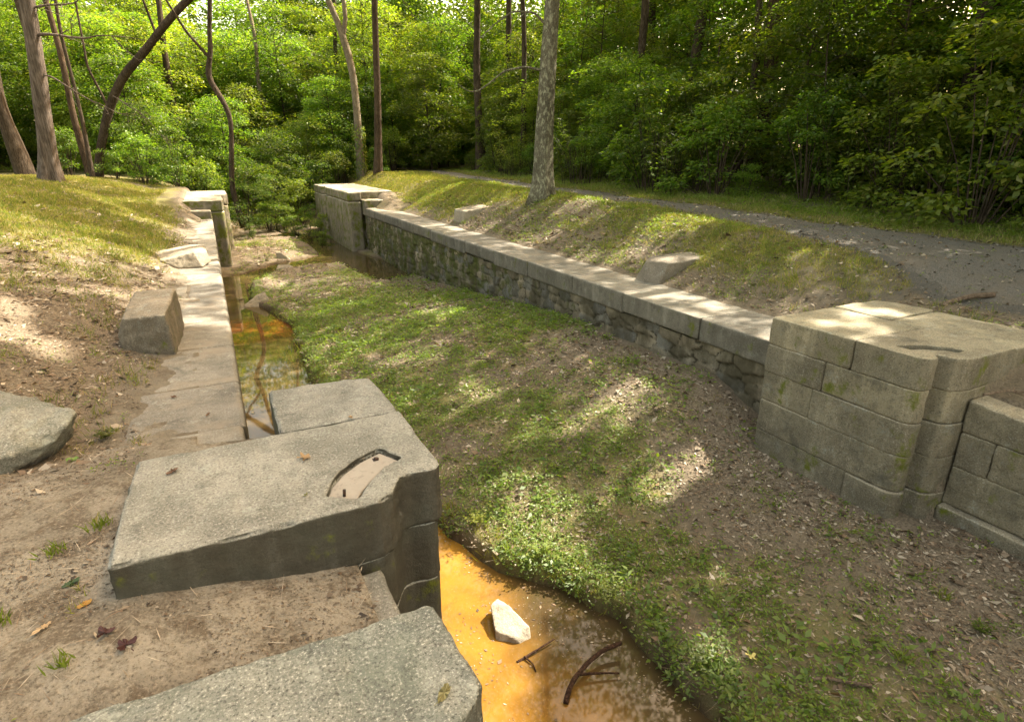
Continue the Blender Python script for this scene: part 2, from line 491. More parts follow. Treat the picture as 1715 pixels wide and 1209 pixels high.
def mat_leaf(name, trans=0.50, gloss=0.03, rough=0.5, warm=(2.0, 2.15, 0.6), vary=True):
    q = NT(name)
    t = q.t
    c = q.attr('tint', 'Color')
    if vary:
        hs = t.nodes.new('ShaderNodeHueSaturation')
        q.put(hs.inputs['Hue'], q.ramp(q.math('FRACT', q.math('MULTIPLY', q.rnd(), 7.3)), 0, 1, 0.478, 0.516))
        q.put(hs.inputs['Value'], q.ramp(q.rnd(), 0, 1, 0.68, 1.32))
        q.put(hs.inputs['Color'], c)
        c = hs.outputs[0]
    d = t.nodes.new('ShaderNodeBsdfDiffuse'); q.put(d.inputs['Color'], c)
    tr = t.nodes.new('ShaderNodeBsdfTranslucent'); q.put(tr.inputs['Color'], q.mix(1.0, c, warm, 'MULTIPLY'))
    mx = t.nodes.new('ShaderNodeMixShader'); mx.inputs[0].default_value = trans
    t.links.new(d.outputs[0], mx.inputs[1]); t.links.new(tr.outputs[0], mx.inputs[2])
    g = t.nodes.new('ShaderNodeBsdfGlossy'); g.inputs['Roughness'].default_value = rough
    mg = t.nodes.new('ShaderNodeMixShader'); mg.inputs[0].default_value = gloss
    t.links.new(mx.outputs[0], mg.inputs[1]); t.links.new(g.outputs[0], mg.inputs[2])
    t.links.new(mg.outputs[0], q.out.inputs['Surface'])
    return q.m
M['leaf'] = mat_leaf('leaf')
M['grass'] = mat_leaf('grass_blade', 0.35, 0.03, 0.5, vary=False)
M['dead'] = mat_leaf('dead_leaf', 0.15, 0.03, 0.6, (1.1, 1, 0.8), vary=False)

# ------------------------------------------------------------------ leaf batches
def unit(v):
    return v / np.maximum(np.linalg.norm(v, axis=-1, keepdims=True), 1e-9)

class Leaves:
    def __init__(self): self.b = []
    def add(self, P, A, N, L, Wd, tint, fold=0.12, wpos=0.42):
        P = np.asarray(P, float); n = len(P)
        A = unit(A); S = unit(np.cross(A, N)); Nn = np.cross(S, A)
        L = np.broadcast_to(np.asarray(L, float), (n,))[:, None]; Wd = np.broadcast_to(np.asarray(Wd, float), (n,))[:, None]
        mid = P + A * L * wpos
        v = np.stack([P, mid + S * Wd * .5 + Nn * Wd * fold, P + A * L - Nn * L * fold * .5, mid - S * Wd * .5 + Nn * Wd * fold], 1)
        self.b.append((v.reshape(-1, 3), np.asarray(tint, float)))
    def count(self): return sum(len(t) for _, t in self.b)
    def mesh(self, name):
        v = np.concatenate([a for a, _ in self.b]); t = np.concatenate([c for _, c in self.b])
        f = np.arange(len(v), dtype=np.int32).reshape(-1, 4)
        return np_mesh(name, v, f, False, {'tint': t})

def greens(n, rs, lo=(0.050, 0.092, 0.009), hi=(0.128, 0.174, 0.018), yellow=0.12):
    t = rs.rand(n, 1) ** 1.3
    c = np.array(lo) * (1 - t) + np.array(hi) * t
    y = rs.rand(n, 1) < yellow
    c = np.where(y, np.array((0.15, 0.17, 0.03)) * (0.8 + 0.4 * rs.rand(n, 1)), c)
    return c

def spray(Lv, c, rad, n, rs, leaf=0.085, tilt=0.35, droop=0.25, thick=0.12, out=None, tint=None, aspect=0.55):
    """one flattish spray of leaves round the centre c, hanging a little at its rim"""
    a = rs.rand(n) * 2 * PI
    r = rad * np.sqrt(rs.rand(n))
    P = np.stack([r * np.cos(a), r * np.sin(a), rs.randn(n) * thick * rad - droop * r * r / rad], 1)
    A = np.stack([np.cos(a) + rs.randn(n) * .7, np.sin(a) + rs.randn(n) * .7, rs.randn(n) * .35 - .35], 1)
    if out is not None:
        P[:, 2] += (P[:, 0] * out[0] + P[:, 1] * out[1]) * -0.25
        A[:, :2] += np.asarray(out)[:2] * .6
    N = np.stack([rs.randn(n) * tilt, rs.randn(n) * tilt, np.ones(n)], 1)
    L = leaf * (0.65 + 0.7 * rs.rand(n))
    Lv.add(P + c, A, N, L, L * aspect * (.8 + .4 * rs.rand(n)), greens(n, rs) if tint is None else tint(n))

# ------------------------------------------------------------------ tubes (trunks, limbs, sticks)
def tube(path, radii, nseg=10, lobes=0.0, rough=0.06, seed=0, step=None):
    path = np.asarray(path, float); radii = np.asarray(radii, float)
    d = np.concatenate([[0], np.cumsum(np.linalg.norm(np.diff(path, axis=0), axis=1))])
    if step is None: step = max(d[-1] / 40, 0.04)
    n = max(4, int(d[-1] / step))
    t = np.linspace(0, d[-1], n)
    # smooth resample
    P = np.stack([np.interp(t, d, path[:, k]) for k in range(3)], 1)
    rr = np.interp(t, d, radii)
    for _ in range(max(1, n // 12)):
        P[1:-1] = 0.25 * P[:-2] + 0.5 * P[1:-1] + 0.25 * P[2:]
    T = unit(np.gradient(P, axis=0))
    ref = np.array([0.0, 1.0, 0.0]) if abs(T[0, 1]) < .9 else np.array([1.0, 0, 0])
    U = unit(np.cross(T, ref)); V = np.cross(T, U)
    a = np.linspace(0, 2 * PI, nseg, endpoint=False)
    ring = np.cos(a)[None, :, None] * U[:, None, :] + np.sin(a)[None, :, None] * V[:, None, :]
    q = np.stack([np.cos(a)[None, :] * 1.5 + 0 * t[:, None], np.sin(a)[None, :] * 1.5 + 0 * t[:, None], (t[:, None] / max(radii.max(), .02) * 0.35) + 0 * a[None, :]], -1) + seed * 5.7
    k = 1 + rough * 2 * fbm(q, 3, seed)
    if lobes:
        k = k * 0.80
        fl = np.exp(-t / (radii[0] * 2.2))[:, None]
        k = k + fl * lobes * (0.5 + 0.5 * np.cos(a[None, :] * 5 + seed)) + lobes * .10 * np.cos(a[None, :] * 5 + seed + t[:, None] * .3)
    v = P[:, None, :] + ring * (rr[:, None] * k)[..., None]
    v = v.reshape(-1, 3)
    i = np.arange(n - 1)[:, None] * nseg; j = np.arange(nseg)[None, :]; j2 = (j + 1) % nseg
    f = np.stack([i + j, i + j2, i + nseg + j2, i + nseg + j], -1).reshape(-1, 4)
    m = len(v)
    v = np.concatenate([v, P[:1], P[-1:]])
    c0 = np.stack([np.full(nseg, m), j2[0], j[0], np.full(nseg, m)], 1)[:, :4]
    b = (n - 1) * nseg
    f = np.concatenate([f])
    caps = [[m, int(j2[0][k_]), int(j[0][k_])] for k_ in range(nseg)] + [[m + 1, b + int(j[0][k_]), b + int(j2[0][k_])] for k_ in range(nseg)]
    return v, f, caps

def tubes_mesh(name, tl, smooth=True):
    vs, fs, cs, off = [], [], [], 0
    for v, f, c in tl:
        vs.append(v); fs.append(f + off); cs.extend([[i + off for i in q] for q in c]); off += len(v)
    v = np.concatenate(vs).astype(np.float32); f = np.concatenate(fs).astype(np.int32); c = np.array(cs, np.int32)
    me = bpy.data.meshes.new(name)
    me.vertices.add(len(v)); me.vertices.foreach_set('co', v.ravel())
    me.loops.add(f.size + c.size)
    me.loops.foreach_set('vertex_index', np.concatenate([f.ravel(), c.ravel()]))
    me.polygons.add(len(f) + len(c))
    me.polygons.foreach_set('loop_start', np.concatenate([np.arange(len(f)) * 4, f.size + np.arange(len(c)) * 3]).astype(np.int32))
    me.polygons.foreach_set('use_smooth', np.ones(len(f) + len(c), bool))
    me.update(calc_edges=True)
    return me

# ------------------------------------------------------------------ stone: solid -> voxel remesh -> worn surface
TMP = []
def solid_bm(poly, z0, z1, topdz=None):
    """closed prism over the plan polygon; topdz(x, y) tilts the top"""
    bm = bmesh.new()
    lo = [bm.verts.new((x, y, z0)) for x, y in poly]
    hi = [bm.verts.new((x, y, z1 + (topdz(x, y) if topdz else 0))) for x, y in poly]
    bm.faces.new(lo[::-1]); bm.faces.new(hi)
    n = len(poly)
    for i in range(n):
        bm.faces.new((lo[i], lo[(i + 1) % n], hi[(i + 1) % n], hi[i]))
    bmesh.ops.recalc_face_normals(bm, faces=bm.faces)
    return bm

def hull_bm(pts):
    bm = bmesh.new()
    for p in pts: bm.verts.new(p)
    r = bmesh.ops.convex_hull(bm, input=bm.verts)
    bmesh.ops.delete(bm, geom=list({g for g in r['geom_interior'] + r['geom_unused'] if isinstance(g, bmesh.types.BMVert)}), context='VERTS')
    bmesh.ops.recalc_face_normals(bm, faces=bm.faces)
    return bm

def stone(name, bm, m, parent=None, vox=0.02, amp=0.006, nsc=3.0, chip=0.010, cut=None, seed=0, smooth_it=1):
    me = bpy.data.meshes.new(name); bm.to_mesh(me); bm.free()
    o = bpy.data.objects.new('tmp', me); COL.objects.link(o)
    if cut is not None:
        cm = bpy.data.meshes.new('tmpcut'); cut.to_mesh(cm); cut.free()
        co = bpy.data.objects.new('tmpcut', cm); COL.objects.link(co)
        b = o.modifiers.new('b', 'BOOLEAN'); b.object = co; b.operation = 'DIFFERENCE'; b.solver = 'EXACT'
    r = o.modifiers.new('r', 'REMESH'); r.mode = 'VOXEL'; r.voxel_size = vox; r.adaptivity = 0
    s = o.modifiers.new('s', 'SMOOTH'); s.factor = 0.5; s.iterations = smooth_it
    dg = bpy.context.evaluated_depsgraph_get()
    ev = bpy.data.meshes.new_from_object(o.evaluated_get(dg), depsgraph=dg)
    bpy.data.objects.remove(o)
    if cut is not None: bpy.data.objects.remove(co)
    n = len(ev.vertices)
    v = np.empty(n * 3, np.float32); ev.vertices.foreach_get('co', v); v = v.reshape(-1, 3).astype(float)
    nr = np.empty(n * 3, np.float32); ev.vertex_normals.foreach_get('vector', nr); nr = nr.reshape(-1, 3)
    # edges wear and chip more than faces: vertex normals that are not axis-like
    ax = np.max(np.abs(nr), axis=1)
    ed = np.clip((0.985 - ax) / 0.25, 0, 1)
    q = v * nsc + seed * 3.7
    d = amp * fbm(q, 4, seed) + amp * .6 * fbm(v * 13 + seed, 3, seed + 5) - ed * chip * (0.05 + 1.5 * np.clip(fbm(v * 8 + seed, 4, seed + 9, .65) + .12, 0, 1))
    v = v + nr * d[:, None]
    ev.vertices.foreach_set('co', v.astype(np.float32).ravel())
    ev.polygons.foreach_set('use_smooth', np.ones(len(ev.polygons), bool))
    ev.update()
    ev.name = name
    ev.materials.clear(); ev.materials.append(m)
    return link(name, ev, None, parent)

def box(x0, x1, y0, y1): return [(x0, y0), (x1, y0), (x1, y1), (x0, y1)]

def drop(parent_loc, me_obj): return me_obj

# ================================================================== GROUND
def axis(segs):
    out = []
    for a, b, s in segs:
        n = max(1, int(round((b - a) / s)))
        out.append(np.linspace(a, b, n, endpoint=False))
    return np.concatenate(out + [[segs[-1][1]]])

gx = axis([(-120, -40, 8), (-40, -14, 1.2), (-14, -5, 0.35), (-5, -2.2, 0.12), (-2.2, 9, 0.045), (9, 14, 0.14), (14, 26, 0.6), (26, 60, 2.5), (60, 140, 10)])
gy = axis([(-40, -4, 4), (-4, 0.6, 0.35), (0.6, 7.5, 0.045), (7.5, 14, 0.075), (14, 26, 0.14), (26, 36, 0.3), (36, 60, 1.5), (60, 160, 8)])
GX, GY = np.meshgrid(gx, gy)
GZ = terr(GX, GY)

def gz_at(x, y):
    """height of the ground mesh itself (bilinear)"""
    x = np.asarray(x, float); y = np.asarray(y, float)
    i = np.clip(np.searchsorted(gx, x) - 1, 0, len(gx) - 2); j = np.clip(np.searchsorted(gy, y) - 1, 0, len(gy) - 2)
    u = (x - gx[i]) / (gx[i + 1] - gx[i]); v = (y - gy[j]) / (gy[j + 1] - gy[j])
    return (GZ[j, i] * (1 - u) + GZ[j, i + 1] * u) * (1 - v) + (GZ[j + 1, i] * (1 - u) + GZ[j + 1, i + 1] * u) * v

def zones(x, y, z):
    """how much grass / dead leaves / bare sand / mud / gravel lies at a place (0..1)"""
    left = (x < -0.2) | ((x < 0.75) & (y < 4.5))
    right = x > 5.95
    flo = ~left & ~right
    pn = n2(x, y, 0.8, 4, 51); pf = n2(x, y, 2.6, 3, 52)
    grass = np.zeros_like(x); litter = np.zeros_like(x); sand = np.zeros_like(x); mud = np.zeros_like(x); gravel = np.zeros_like(x)
    # left lawn
    d = -x - np.interp(y, [0, 4, 6, 8, 30], [2.0, 1.5, 1.1, 0.85, 0.85])
    gl = 0.12 + 0.60 * sstep(8.5, 13.0, y + 0.5 * d) * sstep(-0.05, 0.5, d) + 0.55 * pn + .35 * pf - .08
    ll = .12 + 0.75 * sstep(4.0, 5.5, y) * sstep(14, 8.5, y) * sstep(-0.2, 0.3, d + .15) + 0.25 * pf
    sl = np.maximum(sstep(5.3, 4.2, y), 0.55 * sstep(0.25, -0.1, d)) * 0.95 + 0.1 * pn
    grass = np.where(left, gl * sstep(4.5, 6.0, y), grass); litter = np.where(left, ll, litter); sand = np.where(left, sl, sand)
    # right bank
    toe = sstep(6.5, 7.3, x)
    gr = 0.35 * toe + 0.55 * sstep(6.9, 7.8, x) * sstep(3.2, 5.5, y) + 0.70 * pn + .35 * pf - .22 + 0.3 * sstep(12, 20, y)
    bare = sstep(2.2, 0.6, np.hypot((x - 7.3) / 1.2, (y - 13.2) / 2.2))
    gr = gr - 0.6 * bare
    gr = np.where(y < 4.2, 0.10 + 0.25 * pn, gr)
    lr = .25 + 0.35 * sstep(8.4, 6.8, x) + 0.45 * bare + 0.3 * pf
    pv = sstep(0.25, -0.2, path_near(y) - x + .25 * pn) * sstep(-0.2, 0.3, path_far(y) - x + .2 * pn)
    pv = np.maximum(pv, 0.45 * sstep(1.5, 0.2, np.hypot((x - 8.0) / 1.6, (y - 4.6) / 1.2)))
    wood = sstep(0.4, 2.0, x - path_far(y))
    gr = np.where(x > path_far(y), 0.85 - 0.6 * wood + .3 * pn, gr)
    lr = np.where(x > path_far(y), 0.8 * wood, lr)
    grass = np.where(right, gr * (1 - pv), grass); litter = np.where(right, lr, litter); gravel = np.where(right, pv, gravel)
    sand = np.where(right & (y < 4.3), 0.35, sand)
    # lock floor
    gf = 0.56 + 0.95 * pn + 0.35 * pf
    gf = gf - 0.42 * sstep(3.4, 5.0, x) * sstep(9, 5, y) + 0.12 * sstep(2.5, 1.0, np.abs(x - stream_edge(y) - .5))
    gf = gf - 0.45 * sstep(2.0, .5, np.hypot((x - 5.0) / 1.0, (y - 2.3) / 1.3)) + .10 * sstep(4.5, 3, y)
    lf = 0.55 + 0.5 * pf + 0.3 * sstep(3.5, 5, x)
    grass = np.where(flo, gf, grass); litter = np.where(flo, lf, litter)
    sand = np.where(flo & (y > 16.5), 0.5 + .5 * pn, sand)
    grass = np.where(flo & (y > 16.5), 0.25 + 0.8 * pn + .3 * sstep(2.0, 3, x) * sstep(21, 19, y), grass)
    mud = np.where(flo, sstep(WL + 0.085, WL + 0.02, z), 0)
    far = sstep(31, 36, y)
    grass = np.maximum(grass, far * (0.4 + .3 * pn) * (gravel < .2))
    return [np.clip(a, 0, 1) for a in (grass, litter, sand, mud, gravel)]

ZN = zones(GX.ravel(), GY.ravel(), GZ.ravel())
ny, nx = GX.shape
ii = (np.arange(ny - 1)[:, None] * nx + np.arange(nx - 1)[None, :]).ravel()
GF = np.stack([ii, ii + 1, ii + nx + 1, ii + nx], 1)
gme = np_mesh('ground', np.stack([GX.ravel(), GY.ravel(), GZ.ravel()], 1), GF, True, None,
              dict(zip(('grass', 'litter', 'sand', 'mud', 'gravel'), ZN)))
tag(link('ground', gme, M['ground']), kind='structure')

wv = [(-0.15, -1, WL), (5.7, -1, WL), (5.7, 44, WL), (-0.15, 44, WL)]
tag(link('water', np_mesh('water', wv, [[0, 1, 2, 3]]), M['water']), kind='structure')

# gravel path, draped over the bank
py = axis([(-8, 30, 0.12), (30, 60, 0.6)])
pu = np.linspace(0, 1, 40)
PY, PU = np.meshgrid(py, pu, indexing='ij')
pa = path_near(PY) + 0.30 * n2(PY * 0, PY, 1.1, 4, 61) + .06 * n2(PY * 0, PY, 6, 2, 63); pb = path_far(PY) + 0.26 * n2(PY * 0 + 9, PY, 1.1, 4, 62)
PX = pa + (pb - pa) * PU
edge = np.minimum(PU, 1 - PU)
PZ = gz_at(PX, PY) - 0.016 + 0.030 * sstep(0.0, 0.16, edge) + 0.016 * n2(PX, PY, 5, 4, 64) * sstep(0.30, 0.05, edge)
k = (np.arange(len(py) - 1)[:, None] * len(pu) + np.arange(len(pu) - 1)[None, :]).ravel()
pme = np_mesh('path', np.stack([PX.ravel(), PY.ravel(), PZ.ravel()], 1), np.stack([k, k + 1, k + len(pu) + 1, k + len(pu)], 1), True)
tag(link('path', pme, M['path']), kind='structure')

# ================================================================== LOCK MASONRY
# ---- near left gate pier
QUOIN = [(-0.65, 2.66), (0.40, 2.63), (0.56, 2.635), (0.63, 2.67), (0.68, 2.76), (0.72, 2.815), (0.78, 2.83), (0.88, 2.81), (0.94, 2.815), (0.97, 2.86)]
lp = thing('gate_pier', 'low granite gate pier in the left foreground with curved cement-filled slot on top', 'stone pier', (0.2, 3.6, WL))
cut = solid_bm([(0.32, 2.82), (0.36, 2.92), (0.44, 3.03), (0.56, 3.13), (0.70, 3.20), (0.79, 3.03), (0.66, 2.97), (0.57, 2.88), (0.50, 2.80), (0.46, 2.73)], -0.042, 0.2)
top = stone('coping_stone', solid_bm(QUOIN + [(0.97, 3.69), (0.45, 3.70), (-0.62, 3.69)], -0.36, 0.0,
            lambda x, y: -0.02 * max(0, (2.75 - y)) ), M['pier'], lp, vox=0.0125, amp=0.010, nsc=4.5, chip=0.030, cut=cut, seed=1)
cem = link('cement_infill', None, None, None) if False else None
ib = solid_bm([(0.325, 2.825), (0.36, 2.915), (0.44, 3.022), (0.56, 3.122), (0.695, 3.19), (0.782, 3.03), (0.66, 2.975), (0.57, 2.885), (0.50, 2.805), (0.46, 2.735)], -0.08, -0.024)
stone('cement_infill', ib, M['cement'], lp, vox=0.009, amp=0.002, chip=0.002, seed=2)
def pin(x, y, z0, h, r, par, lean=0.0, seed=0):
    v = tube([(x, y, z0), (x + lean * .5, y, z0 + h * .5), (x + lean, y, z0 + h)], [r * 1.05, r, r * .96], 12, 0, 0.08, seed, step=h / 5)
    return link('iron_pin', tubes_mesh('iron_pin', [v]), M['iron'], par)
pin(0.405, 2.80, -0.04, 0.055, 0.0085, lp, 0.004, 3)
pin(0.655, 3.115, -0.04, 0.026, 0.016, lp, 0.006, 5)
stone('iron_washer', solid_bm(box(0.635, 0.675, 3.095, 3.14), -0.034, -0.022), M['iron'], lp, vox=0.005, amp=0.002, chip=0.002)
stone('back_stone', solid_bm([(0.175, 3.712), (0.965, 3.705), (0.955, 4.50), (0.18, 4.55)], -0.30, -0.006, lambda x, y: -0.012 * (y - 3.7)), M['pier'], lp, vox=0.0135, amp=0.010, nsc=4.5, chip=0.028, seed=4)
QL = [(x - (0.012 if x > .9 else 0), y) for x, y in QUOIN]
for i, (a, b) in enumerate([(-0.76, -0.364), (-1.14, -0.764), (-1.52, -1.144), (-2.5, -1.524)]):
    off = [0.012, 0.015, 0.012, 0.016][i]
    stone('course_stone', solid_bm([(x - off, y + off) for x, y in QL] + [(0.958 - off, 3.69), (-0.62, 3.69)], a, b), M['pier'], lp, vox=0.014, amp=0.006, chip=0.006, seed=11 + i)
for i, (a, b) in enumerate([(-0.80, -0.31), (-1.3, -0.812), (-2.5, -1.312)]):
    stone('course_stone', solid_bm([(0.185, 3.71), (0.955, 3.71), (0.955, 4.51), (0.185, 4.54)], a, b), M['pier'], lp, vox=0.022, amp=0.008, chip=0.014, seed=21 + i)

# ---- the lower shelf wall before it and the slab on it
sw = thing('shelf_wall', 'low granite wall carrying a dirt shelf between the front slab and the pier', 'stone wall', (0.0, 2.2, WL))
stone('wall_block', solid_bm([(-0.9, 1.90), (0.545, 1.90), (0.525, 2.60), (-0.9, 2.60)], -0.80, -0.385), M['pier'], sw, vox=0.02, amp=0.012, chip=0.022, seed=31)
stone('wall_block', solid_bm([(-0.9, 0.6), (0.60, 0.6), (0.585, 2.62), (-0.9, 2.62)], -2.5, -0.805), M['pier'], sw, vox=0.03, amp=0.010, chip=0.02, seed=32)
stone('rough_block', solid_bm([(-0.9, 0.6), (0.66, 0.6), (0.665, 1.44), (0.60, 1.885), (-0.9, 1.885)], -0.80, -0.40), M['slab'], sw, vox=0.018, amp=0.03, nsc=5, chip=0.03, seed=33)
sl = stone('granite_slab', solid_bm([(-1.15, 2.03), (-0.3, 2.005), (0.52, 1.975), (0.575, 1.985), (0.60, 1.95), (0.635, 1.50), (0.60, 1.44), (0.43, 1.365), (-0.4, 1.22), (-1.2, 1.15)], -0.385, -0.15),
           M['slab'], None, vox=0.0125, amp=0.011, nsc=4.5, chip=0.03, seed=34)
tag(sl, 'speckled grey granite slab lying at the bottom edge of the view', 'stone slab')

# ---- left lock wall
lw = thing('lock_wall', 'left lock wall with worn flat coping used as a walkway', 'stone wall', (-0.4, 13, WL))
ys = [4.72]
rl = random.Random(3)
while ys[-1] < 22.3: ys.append(ys[-1] + rl.uniform(0.95, 1.55))
ys[-1] = 22.45
for i, (a, b) in enumerate(zip(ys[:-1], ys[1:])):
    w = rl.uniform(0.86, 0.98)
    tz = rl.uniform(-0.004, 0.006)
    split = (i in (4, 9, 11))
    if split:
        s_ = rl.uniform(-0.52, -0.44)
        stone('coping_stone', solid_bm(box(s_ + .004, -0.005, a + .005, b - .005), -0.66, -0.345 + tz), M['coping'], lw, vox=0.03, amp=0.006, chip=0.014, seed=100 + i)
        stone('coping_stone', solid_bm(box(-w, s_ - .004, a + .005, b - .005), -0.66, -0.347 - tz), M['coping'], lw, vox=0.03, amp=0.006, chip=0.014, seed=130 + i)
    else:
        stone('coping_stone', solid_bm(box(-w, -0.005, a + .005, b - .005), -0.66, -0.345 + tz), M['coping'], lw, vox=0.026 if i < 4 else 0.034, amp=0.007, chip=0.014, seed=100 + i)
stone('masonry', solid_bm(box(-0.75, -0.03, 4.56, 22.45), -2.6, -0.665), M['farpier'], lw, vox=0.06, amp=0.03, nsc=2.5, chip=0.02, seed=40)
ap = stone('threshold_slab', solid_bm([(-1.12, 4.72), (-0.95, 4.72), (-0.03, 4.71), (-0.03, 3.78), (-0.5, 3.76), (-0.75, 3.90)], -0.66, -0.325), M['coping'], lw, vox=0.024, amp=0.008, chip=0.012, seed=41)

# ---- right lock wall: coping stones over a rubble face
rw = thing('lock_wall', 'right lock wall of mossy rubble under a row of pale coping stones', 'stone wall', (6.0, 13, WL))
ys = [4.12]
while ys[-1] < 24.3: ys.append(ys[-1] + rl.uniform(1.0, 1.75))
ys[-1] = 24.75
for i, (a, b) in enumerate(zip(ys[:-1], ys[1:])):
    stone('coping_stone', solid_bm(box(5.62 + rl.uniform(-.006, .006), 6.60 + rl.uniform(-.05, .08), a + .004, b - .004), -0.685 + rl.uniform(-.015, .015), -0.36 + rl.uniform(-.004, .004)),
          M['coping'], rw, vox=0.026 if i < 4 else 0.036, amp=0.006, chip=0.010, seed=150 + i)

def rubble():
    rs = np.random.RandomState(5)
    y0, y1, z0, z1 = 4.05, 24.75, -2.6, -0.695
    # random courses of irregular stones
    cy_, cz_, = [], []
    z = z1
    row = 0
    while z > z0 - .3:
        h = rs.uniform(0.13, 0.27)
        y = y0 - rs.uniform(0, .4)
        while y < y1 + .4:
            l = rs.uniform(0.22, 0.62)
            cy_.append(y + l / 2); cz_.append(z - h / 2 + rs.uniform(-.05, .05)); y += l
        z -= h; row += 1
    cy_ = np.array(cy_); cz_ = np.array(cz_)
    n = len(cy_)
    pal = np.array([(0.22, 0.18, 0.125), (0.16, 0.135, 0.095), (0.145, 0.135, 0.115), (0.27, 0.22, 0.15), (0.18, 0.145, 0.10), (0.125, 0.12, 0.11), (0.20, 0.17, 0.125)])
    tone = pal[rs.randint(0, len(pal), n)] * rs.uniform(.8, 1.25, (n, 1))
    prot = rs.uniform(-0.022, 0.022, n)
    tilt = rs.randn(n, 2) * 0.06
    ga = np.concatenate([np.arange(y0, 12, 0.028), np.arange(12, y1 + .04, 0.05)]); gb = np.arange(z0, z1 + .02, 0.028)
    gb[-1] = z1
    A, B = np.meshgrid(ga, gb)
    wa = A + 0.12 * fbm(np.stack([A * 4, B * 4, A * 0], -1), 4, 71); wb_ = B + 0.10 * fbm(np.stack([A * 3, B * 3, A * 0 + 9], -1), 3, 72)
    # nearest and second nearest centre in stretched metric
    best = np.full(A.shape, 1e9); sec = np.full(A.shape, 1e9); idx = np.zeros(A.shape, int)
    for k_ in range(n):
        m_ = (ga > cy_[k_] - 1.0) & (ga < cy_[k_] + 1.0)
        if not m_.any(): continue
        ix = np.nonzero(m_)[0]; s_ = slice(ix[0], ix[-1] + 1)
        d = np.maximum(np.abs(wa[:, s_] - cy_[k_]) * 0.62, 0) ** 2.6 + np.abs((wb_[:, s_] - cz_[k_]) * 1.25) ** 2.6
        d = d ** (1 / 2.6)
        b_ = best[:, s_]; c_ = sec[:, s_]; i_ = idx[:, s_]
        newb = d < b_
        c_[...] = np.where(newb, b_, np.minimum(c_, d)); i_[newb] = k_; b_[newb] = d[newb]
    e = sec - best
    gap = sstep(0.022, 0.003, e)
    X = -prot[idx] - (tilt[idx, 0] * (A - cy_[idx]) + tilt[idx, 1] * (B - cz_[idx])) - 0.012 * sstep(0, 0.05, e) + 0.022 * gap
    X = X + 0.022 * fbm(np.stack([A * 9, B * 9, A * 0], -1), 4, 73)
    X = 5.69 + X
    ny_, nx_ = A.shape
    f0 = (np.arange(ny_ - 1)[:, None] * nx_ + np.arange(nx_ - 1)[None, :]).ravel()
    F = np.stack([f0, f0 + nx_, f0 + nx_ + 1, f0 + 1], 1)
    me = np_mesh('rubble_face', np.stack([X.ravel(), A.ravel(), B.ravel()], 1), F, True, None, {'gap': gap.ravel(), 'tone': tone[idx.ravel()]})
    return me
link('rubble_face', rubble(), M['rubble'], rw)
stone('wall_core', solid_bm(box(5.80, 6.5, 4.12, 24.7), -2.6, -0.70), M['farpier'], rw, vox=0.08, amp=0.01, chip=0.01, seed=42)

# ---- near right gate pier
rp = thing('gate_pier', 'tall right gate pier of squared granite courses with patches of sun on its top', 'stone pier', (6.1, 3.2, -1.6))
RQ = [(5.20, 2.64), (5.225, 2.57), (5.28, 2.53), (5.36, 2.525), (5.395, 2.57), (5.42, 2.60), (5.445, 2.55), (5.46, 2.44), (5.54, 2.395), (5.66, 2.37)]
cut = solid_bm([(5.36, 2.90), (5.50, 2.86), (5.64, 2.77), (5.74, 2.66), (5.79, 2.55), (5.67, 2.53), (5.63, 2.60), (5.55, 2.68), (5.46, 2.74), (5.38, 2.77)], -0.03, 0.2)
stone('coping_stone', solid_bm(RQ + [(6.285, 2.37), (6.285, 3.125), (5.20, 3.165)], -0.235, 0.065), M['ashlar'], rp, vox=0.013, amp=0.007, chip=0.010, cut=cut, seed=51)
stone('cement_infill', solid_bm([(5.37, 2.89), (5.50, 2.85), (5.64, 2.76), (5.73, 2.66), (5.775, 2.56), (5.68, 2.54), (5.63, 2.605), (5.55, 2.685), (5.46, 2.745), (5.385, 2.78)], -0.06, 0.004), M['cement'], rp, vox=0.01, amp=0.002, chip=0.002, seed=52)
pin(5.44, 2.81, 0.0, 0.03, 0.014, rp, 0, 6); pin(5.71, 2.61, 0.0, 0.03, 0.014, rp, 0, 7)
stone('coping_stone', solid_bm([(5.20, 3.175), (6.19, 3.14), (6.19, 4.11), (5.20, 4.11)], -0.235, 0.068, lambda x, y: -.006 * (y - 3)), M['ashlar'], rp, vox=0.018, amp=0.007, chip=0.014, seed=53)
stone('coping_stone', solid_bm([(6.295, 2.37), (7.05, 2.37), (7.06, 3.47), (6.20, 3.47), (6.20, 3.14), (6.295, 3.13)], -0.235, 0.060), M['ashlar'], rp, vox=0.022, amp=0.007, chip=0.014, seed=54)
stone('coping_stone', solid_bm([(6.20, 3.48), (7.06, 3.48), (7.02, 3.9), (6.9, 4.08), (6.20, 4.11)], -0.235, 0.066), M['ashlar'], rp, vox=0.022, amp=0.007, chip=0.014, seed=55)
